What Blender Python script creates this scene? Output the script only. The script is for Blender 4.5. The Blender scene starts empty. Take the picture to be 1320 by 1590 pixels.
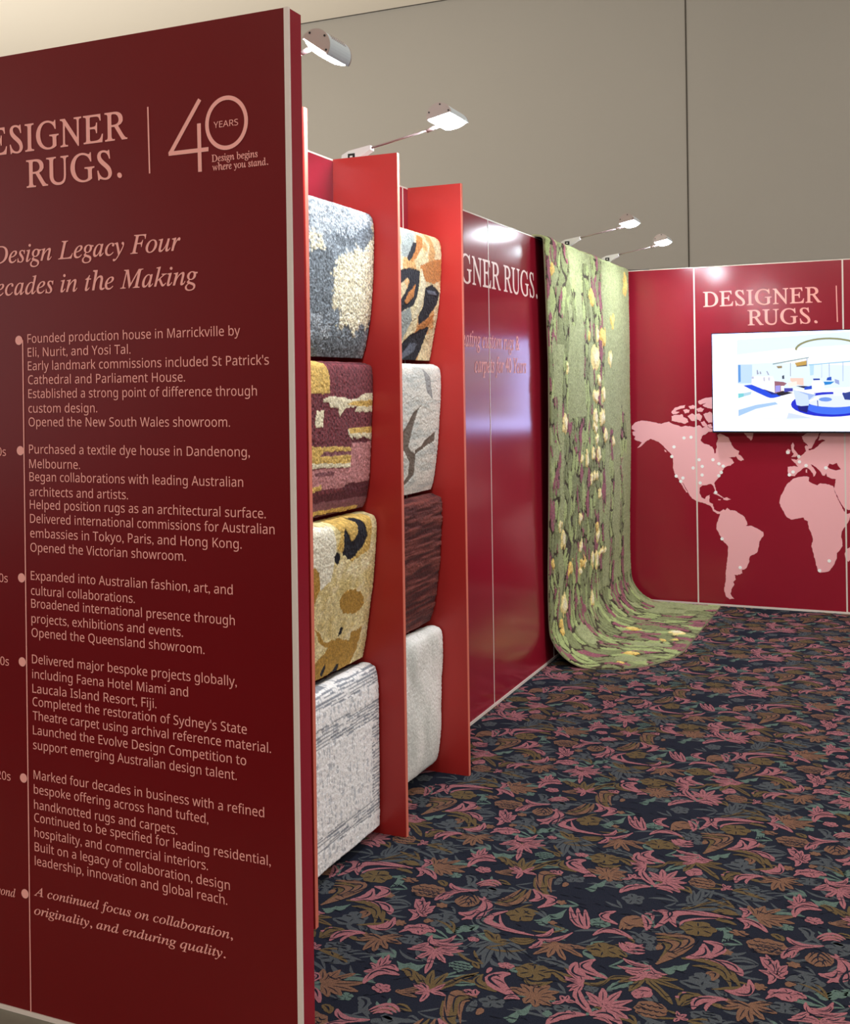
import bpy, math, random
import numpy as np
from mathutils import Matrix, Vector

SC = bpy.context.scene
COL = SC.collection

# ------------------------------------------------------------------ camera
EYE = 1.581
YAW, ROLL, FPX = 0.412, 0.0141, 1711.6
cam = bpy.data.cameras.new('camera')
cam.sensor_fit = 'AUTO'
cam.sensor_width = 36.0
cam.lens = FPX / 1590.0 * 36.0
cam.shift_y = -(795.0 - 599.5) / 1590.0
cam.clip_start, cam.clip_end = 0.05, 200
camo = bpy.data.objects.new('camera', cam)
COL.objects.link(camo)
_r = Vector((math.cos(YAW), math.sin(YAW), 0))
_d = Vector((-math.sin(YAW), math.cos(YAW), 0))
_u = Vector((0, 0, 1))
_cx = _r * math.cos(ROLL) - _u * math.sin(ROLL)
_cy = _r * math.sin(ROLL) + _u * math.cos(ROLL)
_m = Matrix((_cx, _cy, -_d)).transposed().to_4x4()
_m.translation = (0, 0, EYE)
camo.matrix_world = _m
SC.camera = camo

# ------------------------------------------------------------------ world, lights, exposure
SC.view_settings.view_transform = 'Standard'
SC.view_settings.look = 'None'
SC.view_settings.gamma = 1.0
SC.view_settings.use_curve_mapping = False
SC.view_settings.exposure = 0.0
WORLD_STRENGTH = 1.07
LAMP_STRENGTH = 350.0
SCREEN_STRENGTH = 5.5
w = bpy.data.worlds.new('hall_air')
SC.world = w
w.use_nodes = True
w.node_tree.nodes['Background'].inputs[0].default_value = (1.0, 0.96, 0.92, 1)
w.node_tree.nodes['Background'].inputs[1].default_value = WORLD_STRENGTH


def area(name, loc, aim, size, power, col):
    l = bpy.data.lights.new(name, 'AREA')
    l.shape = 'RECTANGLE'
    l.size, l.size_y = size
    l.energy = power
    l.color = col
    o = bpy.data.objects.new(name, l)
    COL.objects.link(o)
    o.location = loc
    o.rotation_euler = (Vector(aim) - Vector(loc)).to_track_quat('-Z', 'Y').to_euler()
    return o


# hall downlights under the ceiling, and an added unseen fill that brightens the ceiling
area('hall_downlight', (2.6, 4.8, 5.6), (1.2, 5.2, 0), (2.5, 5.0), 380, (1.0, 0.95, 0.88))
area('hall_downlight', (-1.0, -3.5, 5.6), (-1.6, 1.0, 0.6), (4.0, 3.0), 370, (1.0, 0.92, 0.82))
area('ceiling_fill', (-8.0, 4.5, 2.2), (-7.9, 4.8, 5.7), (9.0, 9.0), 470, (1.0, 0.94, 0.85))
TIMELINE = [  # paragraph, text, left x, baseline z, width (m)
    (0, 'Founded production house in Marrickville by', -2.0286, 1.7037, 0.6318),
    (0, 'Eli, Nurit, and Yosi Tal.', -2.0277, 1.6691, 0.3208),
    (0, "Early landmark commissions included St Patrick's", -2.0275, 1.6348, 0.7077),
    (0, 'Cathedral and Parliament House.', -2.0282, 1.5998, 0.4779),
    (0, 'Established a strong point of difference through', -2.0280, 1.5648, 0.6747),
    (0, 'custom design.', -2.0286, 1.5280, 0.2176),
    (0, 'Opened the New South Wales showroom.', -2.0293, 1.4936, 0.6011),
    (1, 'Purchased a textile dye house in Dandenong,', -2.0297, 1.4251, 0.6533),
    (1, 'Melbourne.', -2.0295, 1.3884, 0.1619),
    (1, 'Began collaborations with leading Australian', -2.0296, 1.3558, 0.6344),
    (1, 'architects and artists.', -2.0302, 1.3179, 0.3070),
    (1, 'Helped position rugs as an architectural surface.', -2.0300, 1.2856, 0.6936),
    (1, 'Delivered international commissions for Australian', -2.0307, 1.2504, 0.7163),
    (1, 'embassies in Tokyo, Paris, and Hong Kong.', -2.0313, 1.2136, 0.6279),
    (1, 'Opened the Victorian showroom.', -2.0311, 1.1776, 0.4730),
    (2, 'Expanded into Australian fashion, art, and', -2.0316, 1.1065, 0.6018),
    (2, 'cultural collaborations.', -2.0322, 1.0686, 0.3229),
    (2, 'Broadened international presence through', -2.0320, 1.0362, 0.6064),
    (2, 'projects, exhibitions and events.', -2.0327, 0.9982, 0.4617),
    (2, 'Opened the Queensland showroom.', -2.0327, 0.9627, 0.5217),
    (3, 'Delivered major bespoke projects globally,', -2.0340, 0.8958, 0.6094),
    (3, 'including Faena Hotel Miami and', -2.0338, 0.8583, 0.4738),
    (3, 'Laucala Island Resort, Fiji.', -2.0336, 0.8217, 0.3824),
    (3, "Completed the restoration of Sydney's State", -2.0334, 0.7886, 0.6348),
    (3, 'Theatre carpet using archival reference material.', -2.0341, 0.7532, 0.6987),
    (3, 'Launched the Evolve Design Competition to', -2.0339, 0.7167, 0.6320),
    (3, 'support emerging Australian design talent.', -2.0339, 0.6795, 0.6057),
    (4, 'Marked four decades in business with a refined', -2.0345, 0.6039, 0.6783),
    (4, 'bespoke offering across hand tufted,', -2.0351, 0.5673, 0.5258),
    (4, 'handknotted rugs and carpets.', -2.0349, 0.5288, 0.4373),
    (4, 'Continued to be specified for leading residential,', -2.0347, 0.4962, 0.6938),
    (4, 'hospitality, and commercial interiors.', -2.0354, 0.4583, 0.5228),
    (4, 'Built on a legacy of collaboration, design', -2.0352, 0.4223, 0.5827),
    (4, 'leadership, innovation and global reach.', -2.0359, 0.3866, 0.5752),
    (5, 'A continued focus on collaboration,', -2.0367, 0.3095, 0.5936),
    (5, 'originality, and enduring quality.', -2.0359, 0.2618, 0.5731),
]
DOTS = [(-2.0606, 1.7114), (-2.0608, 1.4319), (-2.0627, 1.1096), (-2.0643, 0.8965), (-2.0656, 0.6018), (-2.0661, 0.3083)]
# line [(-2.0457, 1.7118), (-2.0516, 0.0014)]
MAP_LAND = [
    [(-1.838,1.269),(-1.81,1.297),(-1.771,1.308),(-1.726,1.305),(-1.682,1.297),(-1.625,1.285),(-1.599,1.295),(-1.568,1.302),(-1.543,1.285),(-1.518,1.278),(-1.481,1.265),(-1.45,1.272),(-1.394,1.262),(-1.363,1.275),(-1.345,1.27),(-1.333,1.254),(-1.308,1.27),(-1.284,1.254),(-1.254,1.242),(-1.26,1.23),(-1.29,1.229),(-1.309,1.213),(-1.334,1.2),(-1.346,1.166),(-1.328,1.148),(-1.298,1.138),(-1.267,1.123),(-1.256,1.105),(-1.252,1.076),(-1.242,1.079),(-1.242,1.105),(-1.235,1.117),(-1.237,1.149),(-1.224,1.18),(-1.23,1.208),(-1.212,1.217),(-1.187,1.208),(-1.152,1.186),(-1.134,1.143),(-1.114,1.112),(-1.081,1.094),(-1.087,1.07),(-1.069,1.061),(-1.05,1.033),(-1.07,1.024),(-1.094,1.039),(-1.103,1.057),(-1.123,1.051),(-1.153,1.05),(-1.13,1.036),(-1.118,1.014),(-1.142,0.991),(-1.166,0.988),(-1.185,0.976),(-1.203,0.951),(-1.21,0.926),(-1.226,0.903),(-1.246,0.881),(-1.256,0.863),(-1.247,0.832),(-1.242,0.798),(-1.251,0.81),(-1.262,0.844),(-1.277,0.86),(-1.308,0.851),(-1.339,0.848),(-1.357,0.833),(-1.36,0.791),(-1.346,0.763),(-1.321,0.751),(-1.309,0.774),(-1.288,0.781),(-1.293,0.744),(-1.291,0.731),(-1.267,0.719),(-1.261,0.682),(-1.243,0.67),(-1.222,0.665),(-1.217,0.65),(-1.238,0.649),(-1.268,0.67),(-1.285,0.706),(-1.31,0.714),(-1.34,0.726),(-1.383,0.735),(-1.414,0.753),(-1.432,0.783),(-1.456,0.827),(-1.472,0.858),(-1.48,0.864),(-1.465,0.835),(-1.443,0.796),(-1.453,0.795),(-1.475,0.833),(-1.493,0.867),(-1.511,0.895),(-1.533,0.926),(-1.545,0.97),(-1.544,1.02),(-1.549,1.058),(-1.571,1.083),(-1.596,1.108),(-1.621,1.133),(-1.646,1.155),(-1.677,1.168),(-1.702,1.177),(-1.728,1.164),(-1.748,1.145),(-1.774,1.121),(-1.802,1.108),(-1.786,1.125),(-1.767,1.151),(-1.786,1.159),(-1.805,1.163),(-1.824,1.176),(-1.814,1.192),(-1.83,1.201),(-1.836,1.227),(-1.81,1.233),(-1.839,1.246)],
    [(-1.222,0.662),(-1.195,0.684),(-1.183,0.676),(-1.168,0.694),(-1.147,0.677),(-1.111,0.675),(-1.087,0.657),(-1.057,0.639),(-1.04,0.609),(-1.031,0.583),(-1.043,0.573),(-1.005,0.574),(-0.958,0.551),(-0.928,0.534),(-0.925,0.51),(-0.953,0.466),(-0.96,0.423),(-0.972,0.385),(-1.02,0.359),(-1.026,0.315),(-1.044,0.278),(-1.062,0.264),(-1.074,0.264),(-1.071,0.239),(-1.105,0.223),(-1.126,0.224),(-1.117,0.193),(-1.135,0.174),(-1.127,0.156),(-1.144,0.13),(-1.155,0.092),(-1.143,0.068),(-1.129,0.057),(-1.161,0.051),(-1.185,0.066),(-1.197,0.102),(-1.196,0.133),(-1.187,0.171),(-1.186,0.233),(-1.176,0.308),(-1.169,0.37),(-1.168,0.425),(-1.198,0.455),(-1.221,0.497),(-1.245,0.54),(-1.245,0.571),(-1.232,0.609),(-1.219,0.646)],
    [(-0.72,0.911),(-0.685,0.921),(-0.634,0.927),(-0.619,0.921),(-0.623,0.895),(-0.595,0.877),(-0.567,0.866),(-0.549,0.881),(-0.493,0.874),(-0.469,0.866),(-0.46,0.839),(-0.444,0.791),(-0.417,0.733),(-0.401,0.698),(-0.384,0.678),(-0.356,0.684),(-0.365,0.64),(-0.385,0.603),(-0.413,0.561),(-0.419,0.531),(-0.411,0.46),(-0.426,0.435),(-0.449,0.41),(-0.449,0.375),(-0.469,0.326),(-0.495,0.289),(-0.518,0.278),(-0.557,0.27),(-0.574,0.284),(-0.585,0.338),(-0.596,0.385),(-0.612,0.451),(-0.6,0.499),(-0.611,0.541),(-0.627,0.57),(-0.632,0.618),(-0.655,0.627),(-0.66,0.643),(-0.701,0.634),(-0.741,0.626),(-0.775,0.649),(-0.809,0.715),(-0.817,0.739),(-0.808,0.782),(-0.784,0.831),(-0.767,0.868)],
    [(-0.759,0.989),(-0.713,0.996),(-0.69,0.99),(-0.707,1.014),(-0.724,1.029),(-0.735,1.044),(-0.701,1.038),(-0.684,1.056),(-0.66,1.075),(-0.637,1.099),(-0.646,1.129),(-0.637,1.139),(-0.62,1.129),(-0.62,1.105),(-0.592,1.111),(-0.557,1.136),(-0.537,1.16),(-0.512,1.172),(-0.534,1.18),(-0.557,1.172),(-0.545,1.214),(-0.533,1.238),(-0.266,1.262),(0.057,1.24),(0.47,1.23),(0.57,1.185),(0.519,1.117),(0.366,1.07),(0.345,0.978),(0.293,0.932),(0.261,0.839),(0.198,0.815),(0.176,0.699),(0.135,0.79),(0.093,0.789),(0.049,0.66),(-0.013,0.786),(-0.098,0.83),(-0.163,0.829),(-0.195,0.828),(-0.24,0.756),(-0.306,0.701),(-0.373,0.705),(-0.4,0.718),(-0.425,0.762),(-0.449,0.815),(-0.462,0.847),(-0.453,0.881),(-0.448,0.91),(-0.481,0.916),(-0.504,0.927),(-0.509,0.951),(-0.52,0.933),(-0.532,0.933),(-0.548,0.962),(-0.571,0.986),(-0.595,1.004),(-0.61,1.009),(-0.588,0.98),(-0.573,0.956),(-0.583,0.932),(-0.592,0.925),(-0.596,0.949),(-0.616,0.973),(-0.639,0.987),(-0.656,0.984),(-0.673,0.966),(-0.697,0.948),(-0.714,0.925),(-0.754,0.928),(-0.76,0.959)],
    [(0.256,0.473),(0.319,0.521),(0.37,0.512),(0.411,0.548),(0.451,0.482),(0.49,0.415),(0.469,0.347),(0.418,0.31),(0.347,0.363),(0.285,0.337),(0.255,0.392)],
    [(-1.551,1.367),(-1.529,1.398),(-1.491,1.413),(-1.45,1.42),(-1.457,1.4),(-1.498,1.388),(-1.523,1.375),(-1.492,1.37),(-1.511,1.358),(-1.54,1.353)],
    [(-1.551,1.341),(-1.523,1.35),(-1.492,1.348),(-1.474,1.354),(-1.465,1.333),(-1.437,1.32),(-1.431,1.297),(-1.456,1.285),(-1.505,1.297),(-1.549,1.307)],
    [(-1.467,1.383),(-1.442,1.391),(-1.42,1.385),(-1.427,1.365),(-1.455,1.36)],
    [(-1.429,1.41),(-1.398,1.42),(-1.38,1.412),(-1.39,1.391),(-1.415,1.39)],
    [(-1.436,1.341),(-1.405,1.36),(-1.381,1.347),(-1.385,1.304),(-1.412,1.307)],
    [(-1.374,1.391),(-1.343,1.403),(-1.319,1.391),(-1.331,1.372),(-1.362,1.37)],
    [(-1.375,1.354),(-1.353,1.36),(-1.334,1.341),(-1.344,1.304),(-1.369,1.316)],
    [(-1.325,1.353),(-1.282,1.372),(-1.252,1.353),(-1.259,1.297),(-1.29,1.291),(-1.308,1.316)],
    [(-1.361,1.447),(-1.318,1.466),(-1.269,1.475),(-1.25,1.471),(-1.252,1.391),(-1.294,1.397),(-1.331,1.416),(-1.306,1.434),(-1.343,1.422),(-1.357,1.429)],
    [(-1.345,1.297),(-1.32,1.307),(-1.294,1.27),(-1.308,1.26),(-1.33,1.27)],
    [(-1.298,1.279),(-1.271,1.285),(-1.26,1.254),(-1.284,1.258)],
    [(-1.266,0.798),(-1.246,0.801),(-1.218,0.783),(-1.191,0.765),(-1.206,0.765),(-1.236,0.782),(-1.26,0.788)],
    [(-1.197,0.762),(-1.169,0.768),(-1.143,0.754),(-1.167,0.746),(-1.194,0.75)],
    [(-1.23,0.754),(-1.212,0.752),(-1.216,0.745),(-1.23,0.747)],
    [(-0.734,1.138),(-0.722,1.159),(-0.715,1.143),(-0.717,1.114),(-0.704,1.098),(-0.688,1.071),(-0.707,1.058),(-0.735,1.056),(-0.718,1.08),(-0.731,1.102)],
    [(-0.769,1.098),(-0.754,1.113),(-0.738,1.104),(-0.743,1.08),(-0.766,1.077)],
    [(-0.664,1.201),(-0.624,1.225),(-0.55,1.23),(-0.556,1.202),(-0.577,1.172),(-0.603,1.117),(-0.62,1.115),(-0.631,1.147),(-0.653,1.165)],
    [(-1.053,1.229),(-0.984,1.229),(-0.991,1.181),(-1.002,1.169),(-1.026,1.193)],
    [(-1.606,1.1),(-1.593,1.093),(-1.589,1.08),(-1.601,1.085)],
    [(-0.641,0.973),(-0.632,0.975),(-0.633,0.951),(-0.641,0.953)],
    [(-0.363,0.454),(-0.387,0.441),(-0.399,0.407),(-0.392,0.366),(-0.375,0.354),(-0.349,0.386),(-0.343,0.445)],
    [(-1.141,1.06),(-1.123,1.063),(-1.108,1.053),(-1.127,1.051)],
]
BLACK_SEA = [(-0.4994,0.993),(-0.4879,1.0159),(-0.4667,1.0091),(-0.4408,1.0214),(-0.4332,1.0024),(-0.4157,0.9789),(-0.4471,0.9701),(-0.4861,0.9813)]
PINS = [(-1.4634,1.1844),(-1.4138,1.1897),(-1.5354,1.1197),(-1.5514,1.0501),(-1.3593,1.0301),(-1.2626,1.0314),(-1.2217,1.0035),(-1.1929,0.9866),(-1.2068,0.943),(-1.2241,0.9191),(-1.402,0.9707),(-1.3378,0.983),(-1.3399,0.9218),(-1.3542,0.8653),(-1.5221,0.9107),(-1.4749,0.8978),(-1.4902,0.8736),(-1.2464,0.8007),(-1.2072,0.4745),(-1.0861,0.2777),(-0.4978,0.3543),(-0.5607,0.2852),(-0.7567,1.0893),(-0.6846,1.0611),(-0.6817,1.025),(-0.6386,1.0004),(-0.724,0.9543),(-0.7484,0.9345),(-0.5108,0.9869)]
PICTURE = [  # colour, outline (x, z) on the screen
    ((225, 240, 255), [(-1.077,1.871),(0.19,1.913),(0.182,1.304),(-1.074,1.327)]),
    ((252, 253, 255), [(-1.075,1.768),(-0.746,1.802),(-0.299,1.819),(0.189,1.839),(0.186,1.669),(-0.839,1.708),(-1.075,1.7)]),
    ((190, 218, 250), [(-1.073,1.699),(-0.976,1.697),(-0.978,1.57),(-1.073,1.569)]),
    ((90, 150, 220), [(-1.07,1.697),(-1.054,1.697),(-1.054,1.581),(-1.07,1.575)]),
    ((250, 252, 255), [(-1.073,1.569),(-0.911,1.528),(-0.693,1.519),(0.185,1.543),(0.182,1.304),(-0.741,1.326),(-1.074,1.327)]),
    ((120, 205, 215), [(-1.073,1.498),(-1.035,1.501),(-1.035,1.478),(-1.072,1.466)]),
    ((175, 210, 230), [(-1.035,1.501),(-0.982,1.511),(-0.988,1.491),(-1.035,1.478)]),
    ((165, 200, 238), [(-1.074,1.384),(-0.954,1.419),(-0.826,1.438),(-0.809,1.423),(-0.954,1.392),(-1.073,1.341)]),
    ((210, 222, 248), [(-0.741,1.364),(-0.661,1.346),(-0.583,1.326),(-0.753,1.326)]),
    ((10, 70, 225), [(-1.037,1.554),(-0.981,1.559),(-0.911,1.528),(-0.831,1.5),(-0.773,1.49),(-0.796,1.476),(-0.837,1.466),(-0.86,1.466),(-0.883,1.474),(-0.982,1.523)]),
    ((0, 30, 130), [(-0.905,1.528),(-0.831,1.504),(-0.808,1.491),(-0.848,1.49)]),
    ((250, 250, 255), [(-0.98,1.617),(-0.841,1.614),(-0.827,1.581),(-0.828,1.5),(-0.905,1.528),(-0.981,1.559)]),
    ((190, 195, 215), [(-0.98,1.615),(-0.966,1.615),(-0.966,1.598),(-0.98,1.599)]),
    ((200, 200, 215), [(-0.904,1.606),(-0.893,1.611),(-0.892,1.582),(-0.902,1.582)]),
    ((205, 205, 220), [(-0.873,1.606),(-0.859,1.609),(-0.86,1.582),(-0.871,1.588)]),
    ((150, 155, 180), [(-0.946,1.659),(-0.94,1.661),(-0.933,1.631),(-0.945,1.628)]),
    ((170, 175, 195), [(-0.927,1.649),(-0.918,1.649),(-0.915,1.631),(-0.927,1.631)]),
    ((160, 165, 190), [(-0.883,1.651),(-0.876,1.651),(-0.863,1.624),(-0.872,1.624)]),
    ((150, 95, 110), [(-0.83,1.581),(-0.772,1.575),(-0.749,1.565),(-0.772,1.544),(-0.773,1.508),(-0.828,1.497)]),
    ((160, 155, 235), [(-0.824,1.55),(-0.792,1.552),(-0.793,1.51),(-0.825,1.505)]),
    ((250, 250, 255), [(-0.789,1.548),(-0.769,1.549),(-0.769,1.516),(-0.788,1.513)]),
    ((20, 15, 40), [(-0.819,1.5),(-0.773,1.513),(-0.71,1.5),(-0.782,1.481),(-0.808,1.483)]),
    ((60, 60, 170), [(-0.767,1.532),(-0.711,1.532),(-0.711,1.511),(-0.767,1.505)]),
    ((245, 205, 190), [(-0.726,1.601),(-0.641,1.599),(-0.64,1.548),(-0.681,1.555),(-0.726,1.58)]),
    ((255, 235, 225), [(-0.744,1.568),(-0.684,1.579),(-0.684,1.549),(-0.735,1.538)]),
    ((195, 155, 75), [(-0.696,1.703),(-0.617,1.718),(-0.617,1.688),(-0.682,1.677)]),
    ((70, 70, 75), [(-0.691,1.679),(-0.617,1.69),(-0.617,1.681),(-0.682,1.676)]),
    ((150, 130, 90), [(-0.817,1.683),(-0.779,1.685),(-0.779,1.67),(-0.805,1.668)]),
    ((130, 160, 165), [(-0.839,1.702),(-0.605,1.741),(-0.605,1.735),(-0.84,1.694)]),
    ((60, 70, 90), [(-0.78,1.616),(-0.766,1.622),(-0.765,1.595),(-0.779,1.595)]),
    ((120, 120, 150), [(-0.725,1.705),(-0.722,1.705),(-0.723,1.612),(-0.726,1.613)]),
    ((120, 150, 190), [(-0.619,1.736),(-0.615,1.736),(-0.616,1.679),(-0.62,1.679)]),
    ((20, 20, 60), [(-0.69,1.546),(-0.642,1.546),(-0.591,1.542),(-0.608,1.524),(-0.642,1.531)]),
    ((20, 70, 200), [(-0.636,1.537),(-0.588,1.548),(-0.588,1.524),(-0.636,1.519)]),
    ((185, 220, 250), [(-0.6,1.688),(-0.572,1.693),(-0.576,1.619),(-0.598,1.616)]),
    ((90, 130, 200), [(-0.477,1.697),(-0.474,1.697),(-0.474,1.599),(-0.477,1.599)]),
    ((140, 170, 210), [(-0.391,1.704),(-0.387,1.704),(-0.389,1.575),(-0.392,1.575)]),
    ((170, 190, 215), [(-0.524,1.692),(-0.522,1.692),(-0.523,1.6),(-0.526,1.6)]),
    ((120, 190, 225), [(-0.606,1.69),(-0.345,1.709),(0.187,1.72),(0.187,1.715),(-0.345,1.703),(-0.606,1.685)]),
    ((20, 80, 190), [(-0.489,1.6),(-0.463,1.606),(-0.462,1.58),(-0.495,1.582)]),
    ((20, 130, 210), [(-0.512,1.573),(-0.443,1.573),(-0.468,1.555),(-0.507,1.55)]),
    ((150, 165, 215), [(-0.443,1.59),(-0.415,1.581),(-0.413,1.551),(-0.44,1.564)]),
    ((15, 60, 160), [(-0.579,1.595),(-0.537,1.595),(-0.535,1.584),(-0.578,1.583)]),
    ((250, 250, 255), [(-0.582,1.583),(-0.531,1.584),(-0.507,1.559),(-0.51,1.523),(-0.58,1.524),(-0.591,1.554)]),
    ((140, 140, 95), [(-0.693,1.794),(-0.692,1.804),(-0.686,1.813),(-0.678,1.823),(-0.667,1.831),(-0.653,1.839),(-0.637,1.846),(-0.618,1.853),(-0.597,1.858),(-0.574,1.863),(-0.55,1.866),(-0.524,1.868),(-0.498,1.869),(-0.472,1.869),(-0.446,1.867),(-0.42,1.865),(-0.395,1.861),(-0.372,1.856),(-0.349,1.851),(-0.329,1.844),(-0.311,1.837),(-0.295,1.829),(-0.282,1.82),(-0.272,1.811),(-0.264,1.802),(-0.26,1.792),(-0.258,1.783),(-0.269,1.776),(-0.27,1.785),(-0.275,1.794),(-0.282,1.803),(-0.292,1.811),(-0.304,1.819),(-0.319,1.827),(-0.337,1.834),(-0.356,1.84),(-0.377,1.845),(-0.399,1.85),(-0.423,1.853),(-0.447,1.855),(-0.472,1.857),(-0.497,1.857),(-0.522,1.856),(-0.546,1.854),(-0.569,1.851),(-0.59,1.847),(-0.61,1.842),(-0.628,1.836),(-0.644,1.829),(-0.657,1.821),(-0.668,1.813),(-0.676,1.805),(-0.68,1.796),(-0.682,1.787)]),
    ((10, 35, 205), [(-0.211,1.418),(-0.218,1.399),(-0.237,1.382),(-0.267,1.367),(-0.307,1.353),(-0.355,1.344),(-0.408,1.338),(-0.465,1.336),(-0.522,1.338),(-0.577,1.344),(-0.626,1.354),(-0.667,1.368),(-0.698,1.384),(-0.718,1.402),(-0.724,1.421),(-0.717,1.44),(-0.697,1.458),(-0.666,1.473),(-0.624,1.486),(-0.575,1.496),(-0.52,1.502),(-0.463,1.503),(-0.406,1.5),(-0.353,1.494),(-0.305,1.483),(-0.265,1.47),(-0.236,1.454),(-0.217,1.436)]),
    ((60, 110, 240), [(-0.289,1.395),(-0.293,1.385),(-0.305,1.376),(-0.325,1.368),(-0.351,1.361),(-0.382,1.356),(-0.417,1.353),(-0.454,1.351),(-0.491,1.353),(-0.526,1.356),(-0.558,1.361),(-0.585,1.369),(-0.605,1.377),(-0.617,1.387),(-0.621,1.397),(-0.617,1.407),(-0.604,1.416),(-0.584,1.424),(-0.557,1.431),(-0.525,1.436),(-0.49,1.439),(-0.453,1.44),(-0.416,1.439),(-0.381,1.435),(-0.35,1.43),(-0.324,1.423),(-0.305,1.414),(-0.293,1.405)]),
    ((225, 235, 252), [(-0.266,1.443),(-0.271,1.433),(-0.284,1.424),(-0.306,1.416),(-0.335,1.409),(-0.369,1.404),(-0.407,1.401),(-0.448,1.4),(-0.488,1.402),(-0.527,1.405),(-0.562,1.411),(-0.591,1.418),(-0.614,1.427),(-0.627,1.436),(-0.632,1.446),(-0.627,1.456),(-0.613,1.465),(-0.591,1.474),(-0.561,1.48),(-0.526,1.485),(-0.487,1.488),(-0.447,1.489),(-0.406,1.487),(-0.368,1.484),(-0.334,1.478),(-0.305,1.471),(-0.284,1.462),(-0.271,1.453)]),
    ((110, 150, 230), [(-0.461,1.453),(-0.462,1.45),(-0.465,1.447),(-0.47,1.444),(-0.477,1.442),(-0.485,1.44),(-0.493,1.439),(-0.503,1.439),(-0.512,1.44),(-0.521,1.441),(-0.529,1.442),(-0.535,1.445),(-0.54,1.448),(-0.543,1.45),(-0.544,1.454),(-0.543,1.457),(-0.54,1.46),(-0.535,1.462),(-0.528,1.465),(-0.52,1.466),(-0.512,1.467),(-0.502,1.468),(-0.493,1.467),(-0.484,1.466),(-0.476,1.464),(-0.47,1.462),(-0.465,1.459),(-0.462,1.456)]),
    ((0, 10, 120), [(-0.683,1.409),(-0.61,1.416),(-0.621,1.364),(-0.672,1.379)]),
    ((205, 222, 252), [(-0.71,1.526),(-0.693,1.53),(-0.564,1.491),(-0.581,1.459),(-0.604,1.441),(-0.61,1.413),(-0.66,1.409),(-0.688,1.417)]),
    ((160, 185, 235), [(-0.699,1.519),(-0.564,1.489),(-0.609,1.45),(-0.614,1.483)]),
    ((250, 252, 255), [(-0.71,1.526),(-0.693,1.53),(-0.564,1.491),(-0.58,1.487),(-0.693,1.516)]),
    ((245, 248, 255), [(-0.609,1.447),(-0.547,1.476),(-0.541,1.461),(-0.601,1.438)]),
    ((60, 80, 160), [(-0.556,1.447),(-0.55,1.447),(-0.548,1.405),(-0.553,1.405)]),
    ((40, 60, 140), [(-0.396,1.492),(-0.347,1.504),(-0.293,1.48),(-0.304,1.445),(-0.381,1.451)]),
    ((235, 240, 255), [(-0.452,1.522),(-0.386,1.522),(-0.4,1.475),(-0.452,1.475)]),
]
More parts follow.
